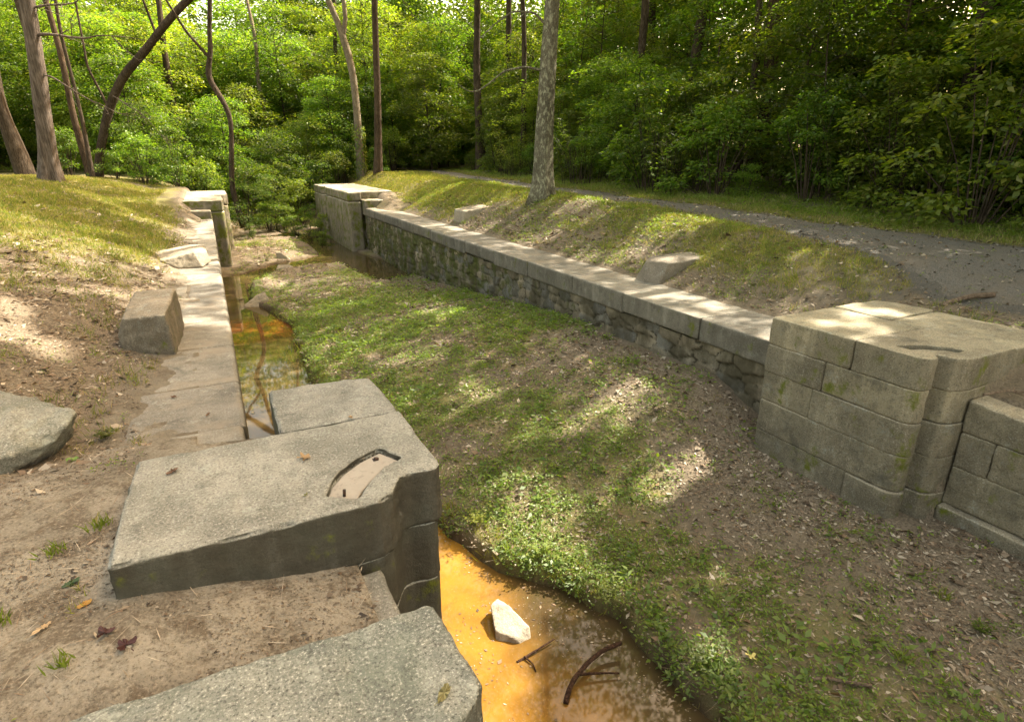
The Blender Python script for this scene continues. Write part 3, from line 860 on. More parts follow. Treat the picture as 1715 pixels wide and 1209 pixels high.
for i, (a, b, js, off) in enumerate([(-0.550, -0.2385, (3.42,), 0.006), (-0.878, -0.5535, (3.50,), -0.006), (-1.25, -0.8815, (), 0.004), (-2.2, -1.2535, (3.0,), -0.012)]):
    cuts = [2.37] + list(js) + [4.11]
    if js:
        stone('course_stone', solid_bm([(x + off, y + off) for x, y in RQ] + [(7.0, 2.37 + off), (7.0, js[0] - .002), (5.20 + off, js[0] - .002)], a, b), M['ashlar'], rp, vox=0.0135, amp=0.010, nsc=5, chip=0.006, seed=61 + i)
        stone('course_stone', solid_bm(box(5.20 - off, 7.0, js[0] + .002, 4.11), a, b), M['ashlar'], rp, vox=0.0135, amp=0.010, nsc=5, chip=0.006, seed=66 + i)
    else:
        stone('course_stone', solid_bm([(x + off, y + off) for x, y in RQ] + [(7.0, 2.37 + off), (7.0, 4.11), (5.20 + off, 4.11)], a, b), M['ashlar'], rp, vox=0.0135, amp=0.010, nsc=5, chip=0.006, seed=61 + i)

# ---- right wing wall running towards the viewer
ww = thing('wing_wall', 'low granite wing wall running forward from the right gate pier', 'stone wall', (5.9, 1.0, -1.5))
for i, (a, b, ys_) in enumerate([(-0.632, -0.32, (2.36, 1.15, -0.6)), (-0.972, -0.636, (2.36, 2.08, 1.0, -0.6)), (-1.36, -0.976, (2.36, 1.55, 0.2, -0.6)), (-2.3, -1.364, (2.36, 0.9, -0.6))]):
    for j in range(len(ys_) - 1):
        stone('course_stone', solid_bm(box(5.67 + 0.01 * ((i * 7 + j * 3) % 3) - (.05 if i == 3 else 0), 6.3, ys_[j + 1] + .002, ys_[j] - .002), a, b,
              (lambda x, y: -0.10 * max(0, 2.36 - y)) if i == 0 else None), M['ashlar'], ww, vox=0.0145, amp=0.012, nsc=5, chip=0.008, seed=80 + i * 4 + j)

# ---- far piers with their steps
fl = thing('gate_pier', 'far left gate pier with two stone steps rising from the walkway', 'stone pier', (-0.3, 26, WL))
stone('step', solid_bm(box(-1.5, -0.01, 22.46, 22.95), -0.66, -0.075), M['farpier'], fl, vox=0.035, amp=0.008, chip=0.012, seed=91)
stone('pier_block', solid_bm([(-1.6, 22.96), (0.36, 22.96), (0.42, 23.4), (0.42, 25.6), (0.2, 25.75), (0.2, 26.5), (-1.6, 26.5)], -0.16, 0.21), M['farpier'], fl, vox=0.035, amp=0.010, chip=0.02, seed=92)
stone('pier_block', solid_bm([(-1.6, 22.96), (0.36, 22.97), (0.415, 23.4), (0.415, 25.6), (0.19, 25.75), (0.19, 26.5), (-1.6, 26.5)], -2.6, -0.17), M['farpier'], fl, vox=0.05, amp=0.016, chip=0.02, seed=93)
stone('pier_block', solid_bm([(-1.6, 26.52), (0.5, 26.52), (0.66, 26.7), (0.66, 29.4), (-1.6, 29.4)], -0.2, 0.215), M['farpier'], fl, vox=0.05, amp=0.010, chip=0.02, seed=94)
stone('pier_block', solid_bm([(-1.6, 26.52), (0.5, 26.52), (0.64, 26.7), (0.64, 29.4), (-1.6, 29.4)], -2.6, -0.21), M['farpier'], fl, vox=0.06, amp=0.016, chip=0.02, seed=95)

fr = thing('gate_pier', 'far right gate pier streaked with yellow moss above the pool', 'stone pier', (6, 28, WL))
stone('step', solid_bm(box(5.60, 7.3, 24.4, 25.2), -0.66, -0.055), M['farpier'], fr, vox=0.035, amp=0.008, chip=0.012, seed=96)
FRP = [(5.03, 24.85), (7.0, 24.85), (7.0, 32.6), (4.92, 32.6), (4.95, 30.6), (5.12, 30.4), (5.12, 30.0), (4.99, 29.7)]
stone('pier_block', solid_bm([(5.03, 25.21 if False else 24.85), (5.59, 24.85), (5.61, 25.22), (7.0, 25.22)] + FRP[2:], -0.12, 0.255), M['farpier'], fr, vox=0.045, amp=0.010, chip=0.02, seed=97)
stone('pier_block', solid_bm([(5.05, 24.85), (5.59, 24.85), (5.61, 25.22), (7.0, 25.22)] + FRP[2:], -2.7, -0.13), M['farpier'], fr, vox=0.055, amp=0.02, chip=0.02, seed=98)

# ================================================================== LOOSE STONES
def loose(name, label, cat, pts, m, vox=0.018, amp=0.014, nsc=4, chip=0.015, seed=0):
    o = stone(name, hull_bm(pts), m, None, vox, amp, nsc, chip, None, seed)
    return tag(o, label, cat)

loose('stone_block', 'big squared brown stone block standing on the lawn edge beside the walkway', 'stone block',
      [(-1.06, 7.12, -0.55), (-0.56, 6.96, -0.55), (-0.50, 8.30, -0.55), (-1.1, 8.4, -0.5), (-1.03, 7.18, 0.05), (-0.60, 6.94, 0.11), (-0.55, 8.22, 0.14), (-0.99, 8.32, 0.12), (-1.09, 7.2, -0.12)],
      M['block'], 0.016, 0.02, 3, 0.02, 201)
loose('boulder', 'grey-green boulder cut by the left edge of the view beside the bare dirt', 'boulder',
      [(-1.10, 4.85, -0.06), (-1.13, 4.70, -0.10), (-1.20, 4.62, -0.17), (-1.30, 4.85, -0.42), (-1.50, 4.70, -0.42), (-1.62, 4.45, -0.40), (-2.2, 4.3, -0.4), (-2.4, 5.9, -0.3), (-1.72, 5.66, -0.06), (-1.42, 5.30, -0.05), (-1.36, 4.55, -0.12), (-1.55, 4.40, -0.16), (-2.2, 4.3, -0.05), (-2.0, 5.2, 0.03), (-1.6, 5.0, 0.0), (-1.25, 5.2, -0.42)], M['boulder'], 0.014, 0.03, 5, 0.02, 202)
loose('flat_stone', 'long flat stone tilted across the walkway with a sunlit top', 'flat stone',
      [(-1.25, 13.9, -0.26), (-1.12, 13.0, -0.28), (-0.7, 12.55, -0.34), (-0.30, 12.5, -0.335), (-0.16, 12.9, -0.30), (-0.25, 13.6, -0.33), (-0.24, 13.5, -0.02), (-0.20, 12.95, -0.10), (-0.42, 12.62, -0.06), (-0.5, 13.75, -0.04), (-1.0, 12.8, -0.2), (-1.2, 13.75, -0.15)],
      M['fieldstone'], 0.02, 0.012, 4, 0.015, 203)
loose('stone_block', 'angular grey stone block half sunk in the right bank above the coping', 'stone block',
      [(6.40, 7.75, -0.45), (6.52, 7.50, -0.45), (8.0, 7.75, -0.35), (6.50, 8.1, -0.45), (6.50, 7.80, 0.0), (6.72, 7.48, -0.02), (7.75, 7.52, 0.03), (7.7, 7.95, 0.05), (6.75, 8.0, 0.03)],
      M['fieldstone'], 0.018, 0.010, 4, 0.012, 204)
loose('stone_block', 'small squared stone sticking out of the right bank near the far steps', 'stone block',
      [(6.70, 17.5, -0.5), (6.75, 16.75, -0.5), (7.75, 16.6, -0.4), (7.6, 17.3, -0.4), (6.78, 17.45, 0.10), (6.86, 16.8, 0.08), (7.7, 16.65, 0.20), (7.6, 17.2, 0.24)], M['fieldstone'], 0.025, 0.01, 4, 0.015, 205)
loose('flat_stone', 'low flat stone lying on the right bank below the lichen-barked tree', 'flat stone',
      [(7.05, 12.3, -0.3), (7.15, 11.9, -0.3), (7.75, 11.95, -0.15), (7.7, 12.5, -0.15), (7.08, 12.3, -0.10), (7.2, 11.95, -0.10), (7.7, 12.0, 0.03), (7.65, 12.4, 0.03)], M['fieldstone'], 0.02, 0.012, 4, 0.012, 206)
loose('rock', 'white rock standing in the orange water', 'rock',
      [(1.60, 3.42, WL - .1), (1.85, 3.28, WL - .1), (1.95, 3.5, WL - .1), (1.72, 3.75, WL - .1), (1.60, 3.50, WL + .07), (1.66, 3.72, WL + .13), (1.76, 3.78, WL + .12), (1.80, 3.62, WL + .15), (1.88, 3.40, WL + .08), (1.72, 3.36, WL + .04), (1.85, 3.36, WL + .02)],
      M['palestone'], 0.009, 0.012, 7, 0.008, 207)
loose('rock', 'pointed grey stone leaning in the left stream', 'rock',
      [(0.42, 16.6, WL - .1), (1.15, 16.4, WL - .05), (1.0, 17.2, WL - .1), (0.5, 17.1, WL - .1), (0.95, 16.8, WL + .36), (0.75, 16.9, WL + .26), (0.40, 16.8, WL + .05)], M['fieldstone'], 0.02, 0.015, 4, 0.012, 208)
loose('rock', 'small pale stone at the edge of the far pool', 'rock',
      [(1.7, 22.0, WL), (2.5, 21.8, WL), (2.4, 22.3, WL), (1.8, 22.2, WL + .13), (2.2, 22.0, WL + .14), (2.1, 22.3, WL + .1)], M['palestone'], 0.025, 0.012, 4, 0.01, 209)
loose('flat_stone', 'small worn stone set in the dirt behind the left pier', 'flat stone',
      [(-0.82, 3.42, -0.4), (-0.62, 3.36, -0.4), (-0.58, 3.55, -0.4), (-0.80, 3.52, -0.285), (-0.68, 3.58, -0.275), (-0.64, 3.40, -0.285), (-0.76, 3.40, -0.29)], M['coping'], 0.01, 0.008, 9, 0.006, 210)
loose('brick', 'reddish broken brick standing on the bar by the far pool', 'brick',
      [(2.0, 23.9, WL), (2.45, 23.7, WL), (2.5, 24.0, WL), (2.05, 24.15, WL), (1.95, 24.0, WL + .30), (2.1, 23.95, WL + .34), (2.4, 23.8, WL + .12)], M['fieldstone'], 0.02, 0.012, 4, 0.01, 211)

#@@VEG
# ================================================================== TREES
PATCHES = [(-3.37, 13.64, 0.79, -2.03, 11.79, 0.35, 0.42), (-2.15, 12.12, 0.42, -0.71, 12.6, -0.36, 0.34), (-2.73, 11.24, 0.55, -1.91, 10.81, 0.24, 0.25), (-2.93, 11.58, 0.62, -2.46, 11.3, 0.49, 0.3), (-3.59, 21.86, 0.82, -1.94, 18.55, 0.35, 0.22), (-2.12, 17.32, 0.43, -0.89, 18.93, -0.28, 0.14), (-1.94, 30.61, 0.24, -0.96, 24.38, 0.18, 0.2), (-2.45, 20.54, 0.55, -1.64, 23.44, 0.2, 0.18), (-2.25, 13.36, 0.46, -1.74, 14.41, 0.25, 0.12), (-2.02, 7.14, 0.12, -1.6, 6.81, -0.06, 0.22), (-2.17, 7.93, 0.24, -1.94, 7.68, 0.14, 0.1), (-1.79, 8.97, 0.13, -1.3, 9.4, -0.09, 0.1), (-0.86, 13.88, -0.35, -0.25, 13.18, -0.35, 0.3), (-0.69, 11.9, -0.35, -0.08, 11.12, -0.35, 0.28), (-0.72, 17.39, -0.36, -0.26, 25.66, -1.5, 0.12), (-0.71, 21.18, -0.35, -0.13, 20.34, -0.35, 0.12), (-0.59, 8.41, -0.35, -0.04, 7.98, -0.35, 0.07), (-0.64, 25.42, 0.21, 0.25, 28.23, 0.21, 0.5), (-0.66, 4.78, -0.35, -0.56, 4.74, -0.36, 0.01), (-1.06, 9.71, -0.21, -0.71, 9.76, -0.35, 0.05), (-1.13, 8.84, -0.19, -0.75, 9.01, -0.35, 0.04), (1.98, 16.34, -2.0, 3.02, 16.66, -1.98, 0.14), (4.06, 17.06, -1.98, 4.87, 17.02, -1.98, 0.13), (3.97, 12.09, -1.61, 4.21, 11.23, -1.52, 0.1), (2.4, 14.69, -1.93, 2.97, 14.54, -1.88, 0.06), (2.58, 5.08, -1.72, 2.71, 4.68, -1.77, 0.14), (3.21, 5.67, -1.53, 3.68, 5.59, -1.43, 0.06), (3.75, 4.18, -1.67, 4.28, 4.18, -1.58, 0.1), (4.31, 4.21, -1.57, 5.54, 4.54, -1.31, 0.13), (4.99, 6.98, -1.18, 5.37, 6.74, -1.11, 0.08), (4.43, 5.87, -1.27, 4.86, 5.66, -1.18, 0.06), (3.89, 5.56, -1.38, 4.27, 5.39, -1.31, 0.08), (2.5, 9.6, -1.7, 3.05, 9.24, -1.57, 0.06), (3.05, 7.59, -1.54, 3.22, 6.9, -1.51, 0.06), (2.32, 4.3, -1.92, 2.52, 3.94, -1.96, 0.1), (2.72, 4.39, -1.82, 3.11, 4.32, -1.75, 0.05), (2.89, 2.54, -1.96, 2.85, 2.25, -1.96, 0.08), (2.08, 4.65, -1.92, 2.39, 4.43, -1.88, 0.07), (2.51, 3.59, -2.07, 2.59, 3.33, -2.07, 0.05), (1.68, 4.34, -2.15, 1.27, 3.11, -2.15, 0.3), (1.78, 3.8, -2.15, 1.81, 3.44, -2.15, 0.2), (1.99, 3.91, -2.15, 2.15, 3.74, -2.15, 0.12), (6.19, 17.54, -0.39, 6.52, 15.04, -0.38, 0.14), (6.34, 13.5, -0.39, 6.62, 12.11, -0.33, 0.14), (6.04, 23.37, -0.37, 6.55, 20.42, -0.36, 0.12), (6.42, 8.01, -0.38, 6.46, 6.99, -0.39, 0.1), (6.25, 6.62, -0.39, 6.26, 5.78, -0.38, 0.07), (6.64, 10.79, -0.33, 6.64, 9.64, -0.34, 0.07), (8.12, 9.49, 0.3, 8.56, 8.87, 0.44, 0.3), (7.15, 9.17, -0.13, 8.01, 9.36, 0.26, 0.22), (6.9, 12.18, -0.22, 8.01, 11.47, 0.31, 0.1), (8.54, 13.35, 0.58, 8.7, 12.37, 0.56, 0.2), (6.95, 17.42, -0.18, 7.66, 16.92, 0.2, 0.12), (6.39, 14.75, -0.39, 7.0, 14.51, -0.16, 0.1), (8.06, 16.28, 0.4, 8.57, 15.7, 0.6, 0.2), (6.51, 25.0, 0.14, 9.59, 28.19, 0.69, 0.22), (6.95, 22.35, -0.17, 8.26, 21.21, 0.52, 0.15), (6.56, 9.11, -0.37, 7.03, 9.19, -0.18, 0.12), (4.81, 29.27, 0.25, 5.67, 25.66, 0.25, 0.35), (5.94, 3.76, 0.06, 6.55, 3.68, 0.06, 0.06), (5.4, 3.64, 0.06, 5.78, 3.45, 0.06, 0.06), (6.4, 3.53, 0.06, 6.58, 3.38, 0.06, 0.04), (6.7, 4.96, -0.32, 6.15, 4.02, -0.07, 0.05), (5.19, 3.18, 0.06, 5.63, 3.17, 0.06, 0.05), (9.6, 4.82, 0.31, 9.87, 4.64, 0.32, 0.12), (9.79, 25.13, 0.68, 10.95, 23.24, 0.68, 0.2), (11.05, 15.9, 0.64, 10.93, 13.38, 0.58, 0.1), (7.03, 3.02, 0.01, 7.07, 2.72, 0.02, 0.08), (4.08, 33.68, -1.98, 5.3, 37.23, -1.36, 0.5), (2.31, 25.84, -2.05, 2.78, 24.07, -2.07, 0.3), (0.44, 21.04, -2.44, 1.47, 18.01, -2.04, 0.25)]

PATCHES += [(13.5, 10.61, 4.36, 13.5, 9.32, 3.81, 0.5), (13.0, 10.75, 3.71, 13.0, 9.87, 3.24, 0.4), (14.0, 7.29, 3.63, 14.0, 6.46, 3.27, 0.4), (13.0, 6.95, 2.55, 13.0, 5.89, 2.19, 0.3), (12.6, 11.66, 2.69, 12.6, 10.25, 2.74, 0.3), (13.0, 14.68, 3.85, 13.0, 13.6, 3.12, 0.3), (12.5, 31.58, 5.81, 12.5, 25.81, 5.43, 0.5), (12.5, 39.09, 4.2, 12.5, 31.74, 4.09, 0.45), (12.0, 42.1, 1.66, 12.0, 34.58, 1.33, 0.35), (14.0, 20.62, 5.93, 14.0, 18.44, 5.78, 0.4), (12.5, 7.17, 1.91, 12.5, 6.83, 1.85, 0.2), (12.5, 15.5, 2.04, 12.5, 14.41, 2.19, 0.25), (15.0, 13.85, 5.28, 15.0, 13.15, 4.86, 0.4), (7.0, 35.88, 4.18, 7.0, 30.67, 2.5, 0.8)]

PATCHES = [(*q[:6], q[6] * (1.3 if -1.95 < q[2] < -1.0 and 1 < q[0] < 5.6 and q[1] > 5.2 else .9)) for q in PATCHES]
def sun_gap(P):
    """True for canopy leaves that stand in a gap through which the sun reaches the ground"""
    keep = np.zeros(len(P), bool)
    nx_ = n2(P[:, 1], P[:, 2], 0.9, 3, 201); 
    for ax, ay, az, bx, by, bz, w in PATCHES:
        mz = 0.5 * (az + bz)
        t = (P[:, 2] - mz) / (-st.z)
        X = P[:, 0] + st.x * t; Y = P[:, 1] + st.y * t
        dx, dy = bx - ax, by - ay
        l2 = dx * dx + dy * dy + 1e-9
        u = np.clip(((X - ax) * dx + (Y - ay) * dy) / l2, 0, 1)
        # follow the ground's own slope along the streak
        t2 = (P[:, 2] - (az + (bz - az) * u)) / (-st.z)
        X2 = P[:, 0] + st.x * t2; Y2 = P[:, 1] + st.y * t2
        u = np.clip(((X2 - ax) * dx + (Y2 - ay) * dy) / l2, 0, 1)
        d = np.hypot(X2 - ax - dx * u, Y2 - ay - dy * u)
        keep |= d < (w * 1.25 + 0.04) * (1 + 0.5 * nx_) + 0.085
    return keep

TREES = []
def tree(name, label, cat, base, limbs, bark, group=None, nseg=12, lobes=0.35, branches=(), seed=0, rough=0.07):
    t = thing(name, label, cat, tuple(base), group)
    off = np.array(base)
    tl = []
    for i, L in enumerate(limbs):
        L = np.array(L, float)
        tl.append(tube(L[:, :3] - off, L[:, 3], nseg if i == 0 else 8, lobes if i == 0 else 0, rough, seed + i))
    o = link('trunk', tubes_mesh('trunk', tl), bark)
    o.parent = t
    for i, B in enumerate(branches):
        bl = []
        for L in B:
            L = np.array(L, float)
            bl.append(tube(L[:, :3] - off, L[:, 3], 7, 0, 0.08, seed + 20 + i))
        b = link('branch', tubes_mesh('branch', bl), bark); b.parent = t
    TREES.append((t, np.array(limbs[0], float)))
    return t

def up(pts, top, r=0.5):
    """carry a trunk on above the frame to its full height"""
    p = list(pts); a = np.array(p[-1]); b = np.array(p[-2])
    d = (a - b)[:3]; d = d / d[2] * (top - a[2]); d[:2] *= 0.55
    p.append((a[0] + d[0] * .5, a[1] + d[1] * .5, a[2] + d[2] * .5, a[3] * .75))
    p.append((a[0] + d[0], a[1] + d[1], top, a[3] * .28))
    return p

rt_ = random.Random(77)
def twigs(start, dirn, n, length, r0, rs, drop=0.0, sub=3):
    """a bare limb with fine side twigs"""
    L = []
    p = np.array(start, float); d = unit(np.array(dirn, float))
    main = [(*p, r0)]
    for k in range(6):
        p = p + d * length / 6 + np.array([rs.randn() * .03, rs.randn() * .03, rs.randn() * .03 - drop * k * .02]) * length
        main.append((*p, r0 * (1 - k / 7.5)))
    L.append(main)
    for k in range(n):
        j = rs.randint(1, 7); q = np.array(main[j][:3])
        dd = unit(d + rs.randn(3) * .75 + np.array([0, 0, -drop]))
        ll = length * rs.uniform(.15, .45)
        a = q + dd * ll * .5 + rs.randn(3) * .04; b = q + dd * ll + rs.randn(3) * .06 + np.array([0, 0, -drop * ll * .3])
        L.append([(*q, r0 * .35), (*a, r0 * .25), (*b, r0 * .10)])
        for s_ in range(sub):
            f_ = rs.uniform(.3, 1); q2 = q + (b - q) * f_
            e = q2 + unit(dd + rs.randn(3) * .8) * ll * rs.uniform(.2, .45)
            L.append([(*q2, r0 * .15), (*((q2 + e) / 2 + rs.randn(3) * .02), r0 * .12), (*e, r0 * .07)])
    return L

rsT = np.random.RandomState(31)
T1 = [(-4.7, 25.37, 0.5, .40), (-4.7, 25.37, 0.86, .38), (-4.64, 25.34, 1.49, .31), (-4.45, 25.25, 2.79, .28), (-4.24, 25.14, 4.71, .27), (-4.09, 25.06, 6.19, .265)]
cb = [twigs((-4.2, 25.1, 5.2), (1, -.3, .12), 7, 2.6, .045, rsT, .3, 3), twigs((-4.3, 25.1, 4.1), (1, -.5, -.35), 9, 2.2, .03, rsT, .5, 4),
      twigs((-2.3, 24.4, 3.5), (.8, -.2, -.55), 16, 1.5, .018, rsT, .8, 5), twigs((-4.15, 25.0, 5.9), (.9, -.4, .3), 9, 2.4, .035, rsT, .3, 4)]
tree('cedar_tree', 'tall grey-brown trunk with ridged bark on the crest of the left lawn', 'tree', (-4.7, 25.37, 0.86), [up(T1, 18)], M['bark_cedar'], branches=cb, lobes=.45, nseg=22, seed=1)
T4 = [(-4.67, 35.18, 0.3, .28), (-4.67, 35.18, .64, .245), (-4.27, 34.98, 1.94, .235), (-3.53, 34.61, 3.76, .235), (-2.66, 34.17, 5.14, .225), (-1.79, 33.73, 5.87, .215), (-1.01, 33.33, 6.71, .20), (-.2, 32.93, 7.53, .195), (.9, 32.37, 8.44, .18)]
tree('leaning_tree', 'dark trunk leaning steeply to the right across the left woods', 'tree', (-4.67, 35.18, 0.64), [T4 + [(3.0, 32, 10.5, .13), (5, 31.5, 12.5, .05)]], M['bark_dark'], lobes=.2, seed=2,
     branches=[[[(-3.53, 34.61, 3.7, .06), (-4.0, 34.5, 5.4, .05), (-3.9, 34.4, 8.0, .04)]], [[(-1.0, 33.3, 6.7, .06), (-1.3, 33.2, 8.2, .05), (-1.0, 33.1, 10.0, .04)]]])
T5 = [(1.25, 31.0, -1.6, .17), (1.0, 31.2, 0.2, .15), (1.33, 30.96, 2.44, .125), (1.43, 30.91, 3.44, .13), (1.08, 31.09, 4.3, .15), (.66, 31.3, 4.85, .155), (.70, 31.27, 5.2, .15), (1.05, 31.1, 5.65, .13), (1.05, 31.1, 6.53, .115), (1.34, 30.95, 8.09, .11)]
tree('crooked_tree', 'slim dark trunk with a sharp S-bend behind the far left pier', 'tree', (1.25, 31.0, -1.2), [up(T5, 12)], M['bark_dark'], lobes=.1, seed=3,
     branches=[[[(.98, 31.1, 5.6, .07), (.2, 31.1, 6.6, .055), (-.5, 31.0, 8.0, .045)]]])
T7 = [(8.13, 35.38, 0.2, .40), (8.09, 35.38, 0.49, .34), (8.06, 35.4, 1.99, .275), (8.12, 35.37, 3.88, .255), (8.09, 35.38, 5.69, .24), (7.91, 35.47, 7.01, .235), (7.5, 35.68, 8.57, .2), (7.06, 35.9, 9.67, .18)]
t7 = tree('forked_tree', 'slender pale trunk with ivy round its foot left of the straight dark trunk', 'tree', (8.09, 35.38, 0.49), [up(T7, 15)], M['bark_pale'], lobes=.25, seed=4,
     branches=[[[(7.75, 35.55, 7.6, .13), (7.95, 35.5, 8.6, .12), (7.9, 35.5, 10.5, .09)]]])
T8 = [(8.5, 33.22, 0.4, .37), (8.5, 33.22, 0.71, .31), (8.62, 33.15, 2.4, .25), (8.78, 33.08, 5.21, .22), (8.85, 33.04, 7.43, .20), (8.93, 33, 9.28, .19)]
tree('straight_tree', 'straight dark trunk standing where the path bends into the woods', 'tree', (8.5, 33.22, 0.71), [up(T8, 17)], M['bark_brown'], lobes=.2, seed=5)
T9 = [(8.39, 14.77, 0.3, .47), (8.39, 14.77, 0.54, .375), (8.39, 14.77, 1.21, .315), (8.42, 14.75, 2.3, .29), (8.48, 14.72, 3.76, .26), (8.54, 14.69, 5.01, .238), (8.58, 14.67, 5.67, .228)]
tree('lichen_tree', 'big grey trunk mottled with pale lichen between the coping and the gravel path', 'tree', (8.39, 14.77, 0.54), [up(T9, 17)], M['bark_grey'], lobes=.35, nseg=20, seed=6, rough=.05,
     branches=[[[(8.30, 14.72, 3.78, .036), (7.9, 14.9, 3.86, .03), (7.4, 15.1, 3.76, .026), (7.0, 15.2, 3.45, .02), (6.7, 15.3, 3.25, .016), (6.45, 15.35, 3.25, .013), (6.2, 15.4, 3.42, .008)],
                [(6.7, 15.3, 3.25, .008), (6.55, 15.2, 3.4, .006), (6.3, 15.1, 3.62, .004)]],
               [[(8.36, 14.7, 4.85, .034), (8.1, 14.8, 5.1, .03), (7.6, 15.0, 5.12, .024), (7.2, 15.2, 4.85, .017), (6.8, 15.3, 4.5, .01)], [(7.9, 14.9, 5.12, .012), (7.6, 15.0, 4.8, .008), (7.5, 15.0, 4.5, .005)]]])

def straight(x, y, r, h, lean=(0, 0), wob=0.15, rs=rsT):
    z = float(terr(np.array([x]), np.array([y]))[0])
    p = [(x, y, z - .3, r * 1.5), (x, y, z, r * 1.3)]
    n = 6
    for k in range(1, n + 1):
        f = k / n
        p.append((x + lean[0] * h * f + rs.randn() * wob, y + lean[1] * h * f + rs.randn() * wob, z + h * f, r * (1 - .55 * f)))
    return (x, y, z), p

for nm, lab, x, y, r, ln, bk in [
    ('forest_tree', 'thick dark trunk leaning left at the far left edge of the view', -7.15, 34.2, .33, (-.03, 0), 'bark_dark'),
    ('forest_tree', 'thin dark trunk close behind the ridged grey-brown trunk', -5.75, 32.5, .20, (.0, 0), 'bark_dark'),
    ('forest_tree', 'medium brown trunk leaning left between the ridged grey-brown trunk and the leaning one', -4.95, 35.6, .19, (-.03, 0), 'bark_brown'),
    ('forest_tree', 'slim dark trunk just left of the steeply leaning trunk', -4.55, 33.0, .10, (.01, 0), 'bark_dark'),
    ('forest_tree', 'pale slim trunk high in the bright foliage above the far pool', 4.6, 46.0, .21, (-.05, 0), 'bark_pale'),
    ('forest_tree', 'dark trunk in the deep woods left of the lichen-covered trunk', 14.6, 33.0, .30, (.0, 0), 'bark_dark'),
    ('forest_tree', 'dark trunk in the deep woods just right of the lichen-covered trunk', 15.6, 20.0, .22, (.03, 0), 'bark_dark'),
    ('forest_tree', 'crooked thin trunk with a kink above the middle of the path', 15.6, 14.6, .14, (.05, 0), 'bark_dark'),
    ('forest_tree', 'thicker straight trunk beside the crooked one above the middle of the path', 17.4, 15.4, .33, (.01, 0), 'bark_brown'),
    ('forest_tree', 'thin trunk slanting up to the right in the right woods', 16.6, 13.0, .13, (.16, 0), 'bark_dark'),
    ('forest_tree', 'dark trunk near the top right corner of the view', 21.0, 8.4, .22, (.0, 0), 'bark_dark')]:
    b, p = straight(x, y, r, 15 + rt_.random() * 3, ln, .22 if 'crooked' in lab else .1)
    tree(nm, lab, 'tree', b, [p], M[bk], seed=int(x * 7) % 50, lobes=.25)

for x, y in [(-7.5, 27.0), (-12, 24), (-14, 33), (-1.0, 44), (9.5, 46), (-9, 36)]:
    b, p = straight(x, y, rt_.uniform(.2, .3), rt_.uniform(16, 19), (0, 0), .1)
    tree('forest_tree', 'straight forest trunk standing among the bright foliage at the far end of the lock', 'tree', b, [p], M['bark_dark'], 'far forest trunks', seed=int(abs(x) * 3), lobes=.25)

SHADE_G = 'forest trunks beyond the path'
for x, y in [(14.5, 3.5), (18.5, 0.5), (19, 12), (23, 4), (24, 18), (19.5, 24), (25, 30), (18, 36), (15.5, 8.0), (16.5, -3.5), (22.5, 9.5), (27.5, 0), (27.5, 12.5), (17.0, 18.5), (21.5, 15), (27, 23), (14.5, 27.5)]:
    b, p = straight(x, y, rt_.uniform(.16, .28), rt_.uniform(18, 21), (rt_.uniform(-.04, .04), rt_.uniform(-.04, .04)), .12)
    tree('forest_tree', 'dark forest trunk half hidden in the thicket beyond the gravel path', 'tree', b, [p], M['bark_dark'], 'forest trunks beyond the path', seed=int(x * 3), lobes=.25)

# crowns: leaf sprays hung through the canopy, plus added shading clusters, each assigned to the nearest tree
rsC = np.random.RandomState(101)
tops = np.array([[L[-1, 0], L[-1, 1]] for _, L in TREES])
cents = []
def fill(x0, x1, y0, y1, z0, z1, n):
    c = np.stack([rsC.uniform(x0, x1, n), rsC.uniform(y0, y1, n), rsC.uniform(z0, z1, n)], 1)
    keep = fbm(c * 0.30, 3, 301) > -0.24
    cents.append(c[keep])
fill(9.5, 30, -6, 25, 9.0, 21, 5400)
fill(10, 28, 25, 44, 9.5, 18, 750)
fill(-4, 10, 30, 44, 11.0, 17, 90)
fill(6, 11, 4, 24, 9.5, 17, 260)
def shade(x0, x1, y0, y1, zg, n):
    """boughs that stand between the sun and a place that lies in full shade"""
    z = rsC.uniform(10, 20, n)
    t = (z - zg) / (-st.z)
    cents.append(np.stack([rsC.uniform(x0, x1, n) - st.x * t, rsC.uniform(y0, y1, n) - st.y * t, z], 1))
shade(-2.6, 1.0, 0.8, 5.3, -.2, 520)
shade(2.8, 7.2, 0.5, 3.0, -1.2, 340)
shade(-1.8, -.3, 5.0, 8.2, 0, 120)
shade(5.0, 7.0, 2.3, 4.2, 0, 60)
shade(-7, -1.2, 6.5, 27, .4, 480)
cents = np.concatenate(cents)
own = np.argmin(((cents[:, None, :2] - tops[None]) ** 2).sum(-1), 1)
for k, (t, L) in enumerate(TREES):
    c = cents[own == k]
    if len(c) < 12: continue
    Lv = Leaves()
    n = 28 if t.get('group') == SHADE_G else 15
    P = np.repeat(c, n, 0); m = len(P)
    P = P + rsC.randn(m, 3) * np.array([.5, .5, .16])
    P = P[~sun_gap(P)]; m = len(P)
    a = rsC.rand(m) * 2 * PI
    A = np.stack([np.cos(a), np.sin(a), rsC.randn(m) * .3 - .3], 1)
    N = np.stack([rsC.randn(m) * .5, rsC.randn(m) * .5, np.ones(m)], 1)
    ln = rsC.uniform(.15, .27, m)
    Lv.add(P - np.array(t.location), A, N, ln, ln * .66, greens(m, rsC))
    o = link('crown', Lv.mesh('crown'), M['leaf']); o.parent = t
    # limbs reaching into the crown
    for q in c[rsC.permutation(len(c))[:4]]:
        j = rsC.randint(len(L) - 2, len(L)); s0 = L[j, :3]
        mid = (s0 + q) / 2 + np.array([0, 0, .4])
        o = link('limb', tubes_mesh('limb', [tube(np.array([s0, mid, q]) - np.array(t.location), np.array([.06, .045, .015]), 6, 0, .05, k)]), M['bark_dark']); o.parent = t

